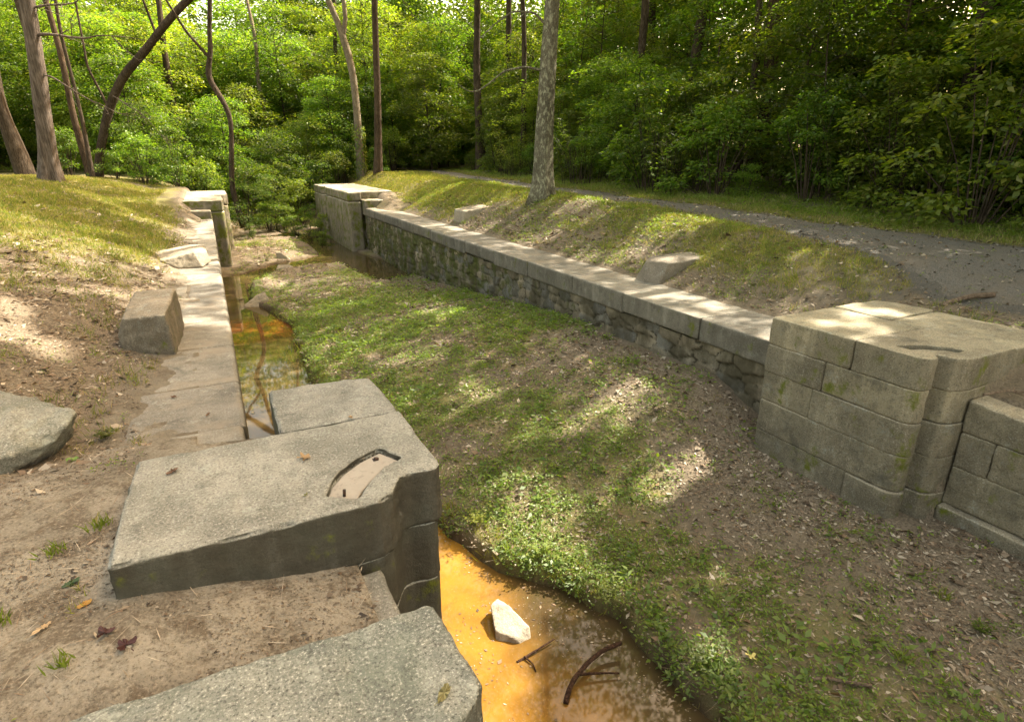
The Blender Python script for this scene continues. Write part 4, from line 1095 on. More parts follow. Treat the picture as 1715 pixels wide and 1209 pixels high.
# ivy on the forked tree
Lv = Leaves(); n = 700
zz = rsT.uniform(0.0, 2.6, n) ** 1.2 * .9; aa = rsT.rand(n) * 2 * PI
P = np.stack([.32 * np.cos(aa), .32 * np.sin(aa), zz], 1); P += rsT.randn(n, 3) * .05
Lv.add(P, np.stack([np.cos(aa) * .4, np.sin(aa) * .4, -np.ones(n)], 1), np.stack([np.cos(aa), np.sin(aa), .4 + 0 * aa], 1), .12, .10, greens(n, rsT, yellow=.3))
o = link('ivy', Lv.mesh('ivy'), M['leaf']); o.parent = t7

# ================================================================== UNDERSTORY: saplings, shrubs, cane
def crown_sapling(h, w, nsp, seed, leaf=0.095, lo=0.10, per=190, arch=0.2):
    rs = np.random.RandomState(seed)
    Lv = Leaves(); tl = []
    bend = rs.randn(2) * .06 * h
    tr = [(0, 0, -.2), (bend[0] * .2, bend[1] * .2, h * .3), (bend[0] * .7, bend[1] * .7, h * .65), (bend[0], bend[1], h)]
    tl.append(tube(tr, [.008 * h, .0065 * h, .0045 * h, .0015 * h], 7, 0, .08, seed))
    for k in range(nsp):
        f = lo + (1 - lo) * ((k + rs.rand()) / nsp)
        ra = w * (0.95 - 0.55 * abs(f - .45) * 1.5) * rs.uniform(.35, 1.0)
        a = k * 2.4 + rs.randn() * .5
        b0 = np.array([np.interp(f, [0, .3, .65, 1], [q[i] for q in ((0, 0, 0), tr[1], tr[2], tr[3])]) for i in range(3)])
        out = np.array([math.cos(a), math.sin(a), 0])
        c = b0 + out * ra + np.array([0, 0, rs.uniform(-.05, .3) * ra])
        sr = rs.uniform(.32, .62) * w * .62
        spray(Lv, c, sr, int(per * (.6 + .8 * rs.rand())), rs, leaf, .42, .22, .16, out)
        if k % 2 == 0:
            spray(Lv, b0 + out * ra * .45 + np.array([0, 0, .05]), sr * .8, int(per * .5), rs, leaf, .45, .2, .2, out)
        tl.append(tube([b0 - np.array([0, 0, .12 * ra]), b0 + out * ra * .6 + np.array([0, 0, .06 * ra]), c], [.0025 * h, .0018 * h, .0008 * h], 5, 0, .05, seed + k))
    return Lv.mesh('crown'), tubes_mesh('stem', tl)

def crown_shrub(h, w, nsp, seed, leaf=0.07, per=130):
    rs = np.random.RandomState(seed)
    Lv = Leaves(); tl = []
    for k in range(nsp):
        a = rs.rand() * 2 * PI; f = rs.rand() ** .8
        rr = w * (1 - .55 * f) * math.sqrt(rs.rand())
        c = np.array([rr * math.cos(a), rr * math.sin(a), .12 + f * h])
        spray(Lv, c, rs.uniform(.22, .42) * w * .7, int(per * (.6 + .8 * rs.rand())), rs, leaf, .55, .3, .28, (math.cos(a), math.sin(a)))
        if k % 2 == 0:
            tl.append(tube([(rr * .15 * math.cos(a), rr * .15 * math.sin(a), -.15), (rr * .5 * math.cos(a), rr * .5 * math.sin(a), c[2] * .5), tuple(c)], [.018, .013, .005], 5, 0, .05, seed + k))
    return Lv.mesh('foliage'), tubes_mesh('stem', tl)

def crown_cane(h, w, nc, seed):
    rs = np.random.RandomState(seed)
    Lv = Leaves(); tl = []
    for k in range(nc):
        a = rs.rand() * 2 * PI; r0 = w * math.sqrt(rs.rand())
        hh = h * rs.uniform(.55, 1.05); d = np.array([math.cos(a), math.sin(a)]) * rs.uniform(.05, .4) + rs.randn(2) * .08
        b = np.array([r0 * math.cos(a), r0 * math.sin(a)])
        pts = [(b[0] + d[0] * hh * f * f, b[1] + d[1] * hh * f * f, -.1 + hh * (f - .15 * f * f)) for f in (0, .35, .7, 1)]
        tl.append(tube(pts, [.008, .007, .005, .002], 5, 0, 0, k))
        n = 44
        f = rs.uniform(.3, 1.0, n)
        P = np.stack([np.interp(f, (0, .35, .7, 1), [q[i] for q in pts]) for i in range(3)], 1)
        aa = rs.rand(n) * 2 * PI
        A = np.stack([np.cos(aa), np.sin(aa), rs.uniform(-.7, .5, n)], 1)
        N = np.stack([rs.randn(n) * .3, rs.randn(n) * .3, np.ones(n)], 1)
        Lv.add(P, A, N, rs.uniform(.14, .28, n), rs.uniform(.018, .03, n), greens(n, rs, (.05, .075, .012), (.125, .15, .028), .15), .05, .35)
    return Lv.mesh('foliage'), tubes_mesh('stem', tl)

SAP = [crown_sapling(5.5, 2.0, 22, 401, .10), crown_sapling(6.5, 2.2, 24, 402, .13, per=150), crown_sapling(4.4, 1.7, 20, 403, .08, per=230), crown_sapling(7.5, 2.4, 28, 404, .15, .16, 130), crown_sapling(3.4, 1.4, 18, 405, .075, .1),
       crown_sapling(7.0, 2.7, 46, 406, .135, .06, 230), crown_sapling(8.5, 2.9, 54, 407, .14, .06, 230), crown_sapling(5.0, 2.4, 36, 408, .12, .04, 230)]
SHR = [crown_shrub(1.7, 1.0, 22, 411), crown_shrub(2.3, 1.3, 28, 412, .10, 110), crown_shrub(1.1, .9, 18, 413, .055, 160), crown_shrub(2.9, 1.5, 34, 414, .12, 95)]
CANE = [crown_cane(2.9, .8, 34, 421), crown_cane(2.2, .7, 28, 422)]

def plant(name, label, cat, group, meshes, x, y, s=1.0, rz=0.0, zs=1.0, z=None, barkm='bark_dark', lean=0.0, azl=0.0):
    z = float(terr(np.array([x]), np.array([y]))[0]) if z is None else z
    t = thing(name, label, cat, (x, y, z), group)
    t.rotation_euler = (lean * math.cos(azl), lean * math.sin(azl), rz); t.scale = (s, s, s * zs)
    a = link('crown' if cat == 'tree' else 'foliage', meshes[0], M['leaf']); a.parent = t
    b = link('trunk' if cat == 'tree' else 'stem', meshes[1], M[barkm]); b.parent = t
    return t

rp_ = random.Random(9)
def sap(x, y, label, group, ks=(0, 1, 2, 3), s=(.8, 1.2)):
    k = rp_.choice(ks)
    return plant('sapling', label, 'tree', group, SAP[k], x, y, rp_.uniform(*s), rp_.uniform(0, 6.28), rp_.uniform(.85, 1.15), lean=rp_.uniform(0, .12), azl=rp_.uniform(0, 6.28))
def shr(x, y, label, group, ks=(0, 1, 2, 3), s=(.8, 1.25)):
    k = rp_.choice(ks)
    return plant('shrub', label, 'shrub', group, SHR[k], x, y, rp_.uniform(*s), rp_.uniform(0, 6.28), rp_.uniform(.85, 1.1), lean=rp_.uniform(0, .1), azl=rp_.uniform(0, 6.28))

LR = 'leafy sapling in the dense thicket along the far side of the gravel path'
LS = 'low leafy bush at the edge of the thicket beyond the gravel path'
LC = 'clump of tall cane with long narrow leaves in the thicket beyond the path'
y = -3.0
while y < 37:
    e = float(path_far(y))
    r_ = rp_.random()
    xx = e + 1.7 + 1.1 * math.sin(y * .9 + 1.3 * math.sin(y * .37)) * .5 + rp_.uniform(-.2, .7)
    if r_ < .30: plant('cane_clump', LC, 'cane', 'cane clumps beyond the path', rp_.choice(CANE), xx + .3, y, rp_.uniform(.75, 1.15), rp_.uniform(0, 6.28))
    else: shr(xx, y, LS, 'bushes beyond the path', (0, 1, 2) if r_ < .7 else (1, 3), (.55, 1.15))
    y += rp_.uniform(.6, 1.5)
for row, (dx, st_, ks, sc) in enumerate([((2.2, 4.2), (1.0, 2.2), (0, 2, 4, 7), (.65, 1.15)), ((4.2, 6.0), (1.2, 2.2), (0, 1, 2, 7), (.85, 1.25)), ((6.8, 9.0), (1.3, 2.1), (1, 3, 0), (1.0, 1.4)), ((10, 14), (1.8, 2.8), (1, 3), (1.2, 1.7)), ((15, 19), (2.5, 3.8), (1, 3), (1.5, 2.1))]):
    y = -4.0 - row
    while y < 40 + row * 3:
        sap(float(path_far(y)) + rp_.uniform(*dx), y, LR, 'saplings beyond the path', ks, sc)
        if row in (1, 2) and rp_.random() < .5:
            shr(float(path_far(y)) + rp_.uniform(*dx) - .8, y + .6, LS, 'bushes beyond the path', (1, 3), (1.0, 1.4))
        y += rp_.uniform(*st_)

# far end of the lock
LF = 'bright green sapling in the woods beyond the far gate piers'
rq = random.Random(41)
far_spots = [(-2.4, 35.5, 7, .8), (-.6, 36.5, 7, .85), (1.4, 37.5, 5, .9), (3.6, 37.5, 7, .9), (5.6, 38.5, 7, 1.0), (7.6, 39.5, 5, .9), (9.8, 39.5, 7, .9), (11.8, 41, 5, 1.0), (-5.5, 41.5, 7, .8), (-3.4, 40, 5, .9), (13.0, 37, 5, 1.0), (14.5, 40, 6, 1.0)]
for yy, xa, xb, dx in [(43, -4, 19, 2.3), (47, -18, 25, 2.6), (52, -22, 29, 2.8), (58, -25, 31, 3.2), (64, -28, 34, 3.6)]:
    xx = xa
    while xx < xb:
        far_spots.append((xx + rq.uniform(-.7, .7), yy + rq.uniform(-1.6, 1.6), rq.choice((5, 6, 7) if yy < 50 else (5, 6)), rq.uniform(.9, 1.2) * (1 + .028 * (yy - 43))))
        xx += dx
for x, y, k, s in far_spots:
    plant('sapling', LF, 'tree', 'saplings at the far end', SAP[k], x, y, s * rp_.uniform(.92, 1.1), rp_.uniform(0, 6.28), 1.0)
plant('sapling', 'sunlit sapling with layered branches arching out behind the far left pier', 'tree', None, SAP[2], 1.5, 31.2, 1.0, 1.0, .78, barkm='bark_brown')
plant('sapling', 'small dark sapling beside the sunlit one behind the far left pier', 'tree', None, SAP[4], 2.9, 33.0, 1.1, 3.0, .9)
LB = 'dark leafy bush in the hollow beyond the far gate piers'
for x, y, k, s in [(-2.6, 33, 1, 1.0), (-1.2, 32.2, 3, .9), (-.2, 33, 1, 1.1), (4.3, 34.5, 1, .9), (5.6, 35, 3, .9), (2.0, 35.5, 3, 1.0), (3.4, 33.4, 2, 1.0), (6.8, 36.5, 1, 1.0), (7.6, 37.6, 1, 1.0), (9.4, 36.2, 2, 1.2), (10.4, 37.2, 1, 1.0), (-4.6, 35.5, 2, 1.0), (-3.8, 34.4, 0, .9), (-6.0, 37, 1, .9), (1.0, 39, 3, 1.2), (4.8, 41, 3, 1.2), (3.7, 31.2, 2, .9), (2.5, 32.4, 0, .8), (4.4, 32.0, 0, .8), (1.6, 30.2, 2, .6)]:
    plant('shrub', LB, 'shrub', 'bushes at the far end', SHR[k], x, y, s * rp_.uniform(.9, 1.1), rp_.uniform(0, 6.28), 1.0)
for x, y, k, s in [(-7.5, 43, 0, 1.0), (-9.5, 46, 1, 1.0), (-12.5, 44, 1, 1.2), (-15, 50, 3, 1.2), (-9, 52, 3, 1.2), (-6.5, 49, 3, 1.0), (-4.2, 42, 1, 1.0), (-16.5, 42, 3, 1.1), (-12.8, 38, 0, 1.1)]:
    plant('shrub', 'bush in the sunny undergrowth between the trunks of the left woods', 'shrub', 'bushes in the left woods', SHR[k], x, y, s * rp_.uniform(.9, 1.1), rp_.uniform(0, 6.28), 1.0)
plant('shrub', 'sunlit bush leaning against the foot of the far right pier', 'shrub', None, SHR[0], 4.35, 29.5, .85, 0, .9)
plant('shrub', 'small bright bush growing at the corner of the far right pier by the pool', 'shrub', None, SHR[2], 4.2, 27.4, .8, 1, .8)

# the wood behind everything reads as one mass of leaves
rsF = np.random.RandomState(55)
Lv = Leaves()
n = 300000
ang = rsF.uniform(R(-40), R(112), n); dist = rsF.uniform(0, 1, n)
hgt = rsF.uniform(0, 1, n)
dd = np.interp(ang, [R(-40), R(-12), R(10), R(30), R(55), R(75), R(112)], [66, 70, 66, 52, 36, 32, 30]) + dist * 9
P = np.stack([dd * np.sin(ang), dd * np.cos(ang), hgt * 23 - 1.0], 1)

keep = fbm(P * 0.25, 3, 601) > -0.30
P = P[keep]; m = len(P)
P[:, 2] += np.maximum(0, .06 * (P[:, 0] - 12)) * (P[:, 0] > 12)
a = rsF.rand(m) * 2 * PI
ln = rsF.uniform(.28, .55, m)
Lv.add(P, np.stack([np.cos(a), np.sin(a), rsF.randn(m) * .3 - .3], 1), np.stack([rsF.randn(m) * .6, rsF.randn(m) * .6, np.ones(m)], 1), ln, ln * .6, greens(m, rsF, yellow=.2))
tag(link('far_woods', Lv.mesh('far_woods'), M['leaf']), 'distant mass of forest foliage behind the trunks', 'woods', kind='stuff')

# ================================================================== GROUND COVER
CAMX = np.array([math.sin(R(26.772)), math.cos(R(26.772))])
def area_points(n, x0, x1, y0, y1, rs, maxd=40, falloff=6.0):
    """random ground points, thinned with distance, kept to what the view and its surroundings can see"""
    x = rs.uniform(x0, x1, n); y = rs.uniform(y0, y1, n)
    d = np.hypot(x, y)
    ok = rs.rand(n) < np.minimum(1, (falloff / np.maximum(d, .1)) ** 1.35)
    f = x * CAMX[0] + y * CAMX[1]; s_ = np.abs(x * CAMX[1] - y * CAMX[0])
    ok &= (f > 0.3) & (s_ < f * 1.15 + 1.6) & (d < maxd)
    x, y, d = x[ok], y[ok], d[ok]
    return x, y, gz_at(x, y), d

def off_stone(x, y, z):
    """not on top of masonry or under water"""
    a = (x > -0.70 - 0.30 * n2(x * .3, y, 1.6, 4, 12) + .05 * n2(y, y * 0, 5.0, 2, 77)) & (x < 0.0) & (y > 4.7) & (y < 22.5)
    a |= (x > -0.66) & (x < 0.98) & (y > 2.6) & (y < 4.75)
    a |= (x > 0.50) & (x < 1.0) & (y < 4.6)
    a |= (x > -0.26) & (x < 0.05) & (y > 4.4) & (y < 31)
    a |= (x > 5.55) & (x < 6.62 + .10 * n2(y, y * 0, 2.0, 3, 78)) & (y > 4.1) & (y < 25.2)
    a |= (x > 5.18) & (x < 7.03) & (y > 2.35) & (y < 4.12)
    a |= (x > 5.60) & (x < 6.0) & (y < 2.4)
    a |= (y > 22.4) & (y < 32.6) & (((x > -1.6) & (x < .66)) | ((x > 4.9) & (x < 7.0)))
    a |= (y < 2.05) & (y > 1.2) & (x > -1.1) & (x < .64)
    return ~a & (z > WL + .008)

def blades(Lv, x, y, z, per, h, w, rs, cols, spread=.02, lean=.6):
    n = len(x) * per
    P = np.repeat(np.stack([x, y, z - .004], 1), per, 0)
    P[:, :2] += rs.randn(n, 2) * spread
    a = rs.rand(n) * 2 * PI; l_ = np.abs(rs.randn(n)) * lean
    A = np.stack([np.cos(a) * l_, np.sin(a) * l_, np.ones(n)], 1)
    N = np.stack([np.cos(a + 1.2), np.sin(a + 1.2), np.full(n, .2)], 1)
    H_ = np.repeat(np.broadcast_to(h, (len(x),)), per) * rs.uniform(.5, 1.25, n)
    Lv.add(P, A, N, H_, np.repeat(np.broadcast_to(w, (len(x),)), per), cols(n), .02, .3)

def grass_cols(rs, dry=.2, lo=(0.10, 0.11, 0.014), hi=(0.215, 0.205, 0.034)):
    def f(n):
        t = rs.rand(n, 1); c = np.array(lo) * (1 - t) + np.array(hi) * t
        d_ = rs.rand(n, 1) < dry
        return np.where(d_, np.array((.27, .21, .10)) * (.7 + .5 * rs.rand(n, 1)), c)
    return f

rsG = np.random.RandomState(88)
# --- mown lawn and bank grass
Lv = Leaves()
for (x0, x1, y0, y1, n) in [(-7, -.5, 3, 36, 150000), (6.4, 9.5, 3.8, 36, 110000), (9.5, 14.5, -2, 40, 60000)]:
    x, y, z, d = area_points(n, x0, x1, y0, y1, rsG, 45, 9)
    g = zones(x, y, z)[0]
    pk = (rsG.rand(len(x)) < np.clip(g * 1.2 - .12, 0, 1)) & off_stone(x, y, z)
    x, y, z, d = x[pk], y[pk], z[pk], d[pk]
    sc = np.clip(d / 7.5, 1, 2.4)
    blades(Lv, x, y, z, 4, .055 * sc ** .5, .0055 * sc, rsG, grass_cols(rsG, .34), .025, .7)
for (x0, x1, y0, y1, n, th) in [(-6, -.8, 5, 30, 26000, .10), (6.7, 10.6, 3.0, 32, 30000, .04), (10.4, 13.5, -2, 36, 24000, -.1)]:
    x, y, z, d = area_points(n, x0, x1, y0, y1, rsG, 45, 9)
    zn = zones(x, y, z)
    pk = (n2(x, y, 2.8, 3, 131) > th) & (zn[4] < .45) & (rsG.rand(len(x)) < .25 + zn[0]) & off_stone(x, y, z)
    x, y, z, d = x[pk], y[pk], z[pk], d[pk]; sc = np.clip(d / 7.5, 1, 2.2)
    blades(Lv, x, y, z, 5, .105 * sc ** .4, .0055 * sc, rsG, grass_cols(rsG, .18, (.07, .10, .012), (.17, .19, .028)), .035, .75)
tag(link('grass', Lv.mesh('grass'), M['grass']), 'short green and straw-coloured grass on the banks on both sides of the lock', 'grass', kind='stuff')

# --- creeping weeds on the lock floor and the banks
def weeds(Lv, x, y, z, rs, size, per=9, cols=None, tall=1.0):
    n = len(x) * per
    b = np.repeat(np.stack([x, y, z], 1), per, 0); s_ = np.repeat(np.broadcast_to(size, (len(x),)), per)
    a = rs.rand(n) * 2 * PI; r_ = np.sqrt(rs.rand(n)) * s_ * 1.1
    P = b + np.stack([r_ * np.cos(a), r_ * np.sin(a), s_ * (.15 + .75 * rs.rand(n)) * tall], 1)
    A = np.stack([np.cos(a) + rs.randn(n) * .6, np.sin(a) + rs.randn(n) * .6, rs.uniform(-.3, .7, n)], 1)
    N = np.stack([rs.randn(n) * .45, rs.randn(n) * .45, np.ones(n)], 1)
    L_ = s_ * rs.uniform(.45, .9, n)
    Lv.add(P, A, N, L_, L_ * rs.uniform(.32, .55, n), cols(n))

wc = lambda n: greens(n, rsG, (0.085, 0.125, 0.016), (0.19, 0.225, 0.032), .15)
Lv = Leaves()
x, y, z, d = area_points(190000, 0.3, 5.9, 0.6, 32, rsG, 34, 5.5)
g = zones(x, y, z)[0]
cl = n2(x, y, 4.5, 3, 95)
pk = (rsG.rand(len(x)) < np.clip(g * 1.0 - .25 + .85 * cl, .03, .62)) & off_stone(x, y, z)
x, y, z, d = x[pk], y[pk], z[pk], d[pk]
weeds(Lv, x, y, z, rsG, .042 * np.clip(d / 7, 1, 1.7) * rsG.uniform(.5, 1.5, len(x)), 8, wc)
x, y, z, d = area_points(60000, 6.5, 10.5, 2.3, 24, rsG, 34, 6)
zn = zones(x, y, z); cl = n2(x, y, 1.6, 3, 96)
pk = (rsG.rand(len(x)) < np.clip(.22 + zn[0] * .5 + 1.1 * cl - zn[4] * 1.3, .02, 1)) & off_stone(x, y, z)
weeds(Lv, x[pk], y[pk], z[pk], rsG, .032 * np.clip(d[pk] / 7, 1, 2.2), 6, wc)
x, y, z, d = area_points(26000, -5.0, -.6, 1.0, 20, rsG, 34, 6)
cl = n2(x, y, 2.4, 3, 97)
pk = (rsG.rand(len(x)) < np.clip(-.02 + .9 * cl * sstep(4.4, 6, y) + .25 * sstep(.55, .8, cl + .4), 0, 1)) & off_stone(x, y, z)
weeds(Lv, x[pk], y[pk], z[pk], rsG, .028 * np.clip(d[pk] / 7, 1, 2), 6, wc)
x, y, z, d = area_points(9000, 0.5, 5.8, 0.7, 26, rsG, 34, 5)
pk = (n2(x, y, 1.5, 3, 132) + .25 * zones(x, y, z)[0] > .12) & (rsG.rand(len(x)) < .5) & off_stone(x, y, z)
weeds(Lv, x[pk], y[pk], z[pk], rsG, rsG.uniform(.06, .12, pk.sum()), 8, lambda n: greens(n, rsG, (.08, .125, .015), (.18, .215, .03), .15), 1.0)
x, y, z, d = area_points(34000, 11, 16, -3, 40, rsG, 45, 12)
pk = (x > path_far(y) + .5)
weeds(Lv, x[pk], y[pk], z[pk], rsG, .085, 6, wc)
# rank growth along the stream banks
x, y, z, d = area_points(30000, .3, 3.6, .8, 21, rsG, 34, 7)
pk = (np.abs(x - stream_edge(y) - .14) < .20) & (n2(x, y, 1.8, 3, 98) > -.05) & off_stone(x, y, z)
weeds(Lv, x[pk], y[pk], z[pk], rsG, .062 * rsG.uniform(.6, 1.3, pk.sum()), 9, lambda n: greens(n, rsG, (.075, .11, .015), (.15, .19, .03), .2), 1.3)
tag(link('ground_weeds', Lv.mesh('ground_weeds'), M['leaf']), 'low creeping green weeds spread over the lock floor and banks', 'weeds', kind='stuff')

# --- long grass on the floor and at wall feet
Lv = Leaves()
x, y, z, d = area_points(60000, .4, 5.8, .8, 32, rsG, 34, 6)
g = zones(x, y, z)[0]
pk = (rsG.rand(len(x)) < np.clip(.25 * g + .5 * n2(x, y, 1.3, 3, 99) - .03, 0, 1)) & off_stone(x, y, z)
blades(Lv, x[pk], y[pk], z[pk], 5, .065 * np.clip(d[pk] / 8, 1, 1.6), .004 * np.clip(d[pk] / 6, 1, 2.4), rsG, grass_cols(rsG, .45), .03, .9)
x, y, z, d = area_points(20000, .4, 5.8, .8, 32, rsG, 34, 9)
pk = ((np.abs(x - stream_edge(y) - .12) < .14) & (n2(x, y, 1.1, 2, 93) > .12)) & off_stone(x, y, z)
blades(Lv, x[pk], y[pk], z[pk], 6, .15, .006, rsG, grass_cols(rsG, .12), .04, .8)
x, y, z, d = area_points(26000, -2.6, 0.3, 1.3, 7.5, rsG, 10, 4)
pk = (n2(x, y, 2.3, 3, 94) > .34) & (rsG.rand(len(x)) < .22) & off_stone(x, y, z)
blades(Lv, x[pk], y[pk], z[pk], 7, .055, .0045, rsG, grass_cols(rsG, .2), .02, .8)
tag(link('long_grass', Lv.mesh('long_grass'), M['grass']), 'thin tufts of longer grass on the lock floor and along the stream', 'grass', kind='stuff')

# --- dead leaves and straw
def dead_cols(n):
    pal = np.array([(.26, .195, .13), (.17, .12, .075), (.33, .265, .19), (.10, .07, .045), (.21, .135, .08), (.40, .335, .25), (.14, .098, .062)])
    return pal[rsG.randint(0, len(pal), n)] * rsG.uniform(.7, 1.2, (n, 1))
Lv = Leaves()
for (x0, x1, y0, y1, n, f0) in [(.3, 5.9, .6, 32, 230000, 5.5), (-6, -.5, 1.0, 24, 120000, 6), (6.4, 10, 1.5, 26, 90000, 6), (10.5, 15, -2, 30, 20000, 9)]:
    x, y, z, d = area_points(n, x0, x1, y0, y1, rsG, 36, f0)
    zn = zones(x, y, z); l = zn[1]
    pk = (rsG.rand(len(x)) < np.clip(.14 + l * .95 - zn[3] - .25 * zn[2] - zn[4] * .6, 0.015, 1)) & off_stone(x, y, z)
    x, y, z, d = x[pk], y[pk], z[pk], d[pk]; n = len(x)
    a = rsG.rand(n) * 2 * PI
    L_ = np.clip(np.exp(rsG.randn(n) * .5) * .032, .010, .10) * np.clip(d / 7, 1, 1.8)
    Lv.add(np.stack([x, y, z + .006], 1), np.stack([np.cos(a), np.sin(a), rsG.randn(n) * .18 + .1], 1), np.stack([rsG.randn(n) * .5, rsG.randn(n) * .5, np.ones(n)], 1), L_, L_ * rsG.uniform(.22, .7, n), dead_cols(n) * np.where(L_[:, None] > .05, .95, 1.15), rsG.uniform(-.3, .35, (n, 1)), rsG.uniform(.3, .65, (n, 1)))
# straw and needles
x, y, z, d = area_points(130000, -3, 9.0, .6, 16, rsG, 18, 4.0)
zn = zones(x, y, z)
pk = (rsG.rand(len(x)) < np.clip(.10 + zn[1] * .8 - zn[3] - .6 * zn[4], 0, 1)) & off_stone(x, y, z)
x, y, z = x[pk], y[pk], z[pk]; n = len(x); a = rsG.rand(n) * 2 * PI
Lv.add(np.stack([x, y, z + .008], 1), np.stack([np.cos(a), np.sin(a), rsG.randn(n) * .15 + .05], 1), np.stack([rsG.randn(n) * .2, rsG.randn(n) * .2, np.ones(n)], 1), rsG.uniform(.05, .16, n), rsG.uniform(.002, .0045, n), dead_cols(n) * 1.15, .0)
tag(link('leaf_litter', Lv.mesh('leaf_litter'), M['dead']), 'brown dead leaves and straw scattered over the lock floor and banks', 'leaf litter', kind='stuff')

# ================================================================== SMALL THINGS
def stick(name, label, cat, pts, r, m='stick', side=(), lift=.006, group=None, taper=.45, seed=0):
    p = np.array(pts, float); p[:, 2] += lift
    n = len(p)
    base = p[0].copy()
    tl = [tube(p - base, np.linspace(r, r * taper, n), 7, 0, .14, seed, step=max(.012, r))]
    for s_ in side:
        q = np.array(s_, float); q[:, 2] += lift
        tl.append(tube(q - base, np.linspace(r * .6, r * .3, len(q)), 6, 0, .12, seed + 3, step=.015))
    o = link(name, tubes_mesh(name, tl), M[m]); o.location = tuple(base)
    return tag(o, label, cat, group)

stick('branch', 'curved wet dark branch lying in the shallow edge of the orange pool', 'stick',
      [(1.80, 2.68, -2.15), (1.86, 2.74, -2.12), (1.95, 2.80, -2.10), (2.12, 2.87, -2.09), (2.28, 2.90, -2.07), (2.45, 2.88, -2.05)], .021, 'wetstick', taper=.8, seed=1,
      side=[[(2.0, 2.82, -2.1), (2.16, 2.76, -2.11), (2.3, 2.70, -2.12)]])
stick('stick', 'straight rusty stick half under the orange water beside the white rock', 'stick', [(1.65, 3.18, -2.16), (1.81, 3.19, -2.135), (2.02, 3.22, -2.12)], .013, 'wetstick', seed=2, side=[[(1.72, 3.19, -2.14), (1.75, 3.10, -2.14), (1.74, 3.03, -2.15)]])
stick('twig', 'forked pale grey twig lying in the middle of the lock floor', 'twig', [(3.47, 8.23, -1.44), (3.63, 8.03, -1.41), (3.72, 7.98, -1.40), (3.89, 7.90, -1.37)], .014, seed=3,
      side=[[(3.66, 8.02, -1.40), (3.70, 8.16, -1.38), (3.9, 8.36, -1.36), (4.18, 8.28, -1.31)]])
stick('twig', 'long thin pale twig angling across the litter below the right pier', 'twig', [(4.05, 2.62, -1.70), (4.36, 2.56, -1.64), (4.66, 2.52, -1.58)], .006, seed=4, side=[[(4.1, 2.61, -1.69), (4.12, 2.70, -1.67)]])
stick('stick', 'short thick brown stick near the bottom right of the lock floor', 'stick', [(3.36, 1.85, -1.87), (3.45, 1.80, -1.85), (3.52, 1.72, -1.84), (3.60, 1.64, -1.83), (3.64, 1.60, -1.82)], .010, seed=5, taper=1.5)
stick('reed', 'long straw-coloured reed lying at the foot of the right wing wall', 'reed', [(5.15, 2.12, -1.52), (5.42, 1.84, -1.49), (5.64, 1.66, -1.48)], .005, seed=6, lift=.02)
stick('log', 'rotten grey branch lying behind the right gate pier', 'branch', [(7.36, 3.60, .05), (7.64, 3.53, .12), (7.8, 3.46, .15), (7.97, 3.37, .16)], .028, seed=7, taper=1.2)
stick('twig', 'thin twig lying in the weeds left of the fork-shaped one', 'twig', [(3.75, 6.23, -1.39), (4.15, 6.19, -1.31)], .007, seed=8)
stick('twig', 'bent thin twig on the floor nearest the foot of the right wall', 'twig', [(5.25, 6.75, -1.13), (5.1, 6.3, -1.15), (4.92, 5.87, -1.17)], .006, seed=9)
stick('twig', 'fine pale twig among weeds near the sunny patch before the right pier', 'twig', [(4.10, 3.84, -1.65), (4.47, 3.78, -1.59)], .006, seed=10)
stick('vine_stem', 'thin dry stem curling over the litter at the lower right', 'twig', [(4.39, 1.73, -1.63), (4.28, 1.64, -1.62), (4.24, 1.52, -1.64), (4.28, 1.46, -1.66), (4.40, 1.40, -1.64)], .004, seed=11, lift=.02)
stick('twig', 'short crooked twig left of the curling dry stem', 'twig', [(4.60, 2.18, -1.59), (4.53, 2.08, -1.59), (4.47, 1.96, -1.61)], .004, seed=12)
stick('root', 'bare root crossing the dirt at the top of the right wing wall', 'root', [(5.75, 2.30, -.27), (5.95, 2.22, -.24), (6.2, 2.02, -.25), (6.5, 1.9, -.22)], .010, seed=13, side=[[(5.95, 2.22, -.24), (6.0, 2.0, -.25), (5.85, 1.8, -.30)], [(6.2, 2.02, -.25), (6.25, 2.2, -.24), (6.5, 2.28, -.22)]])

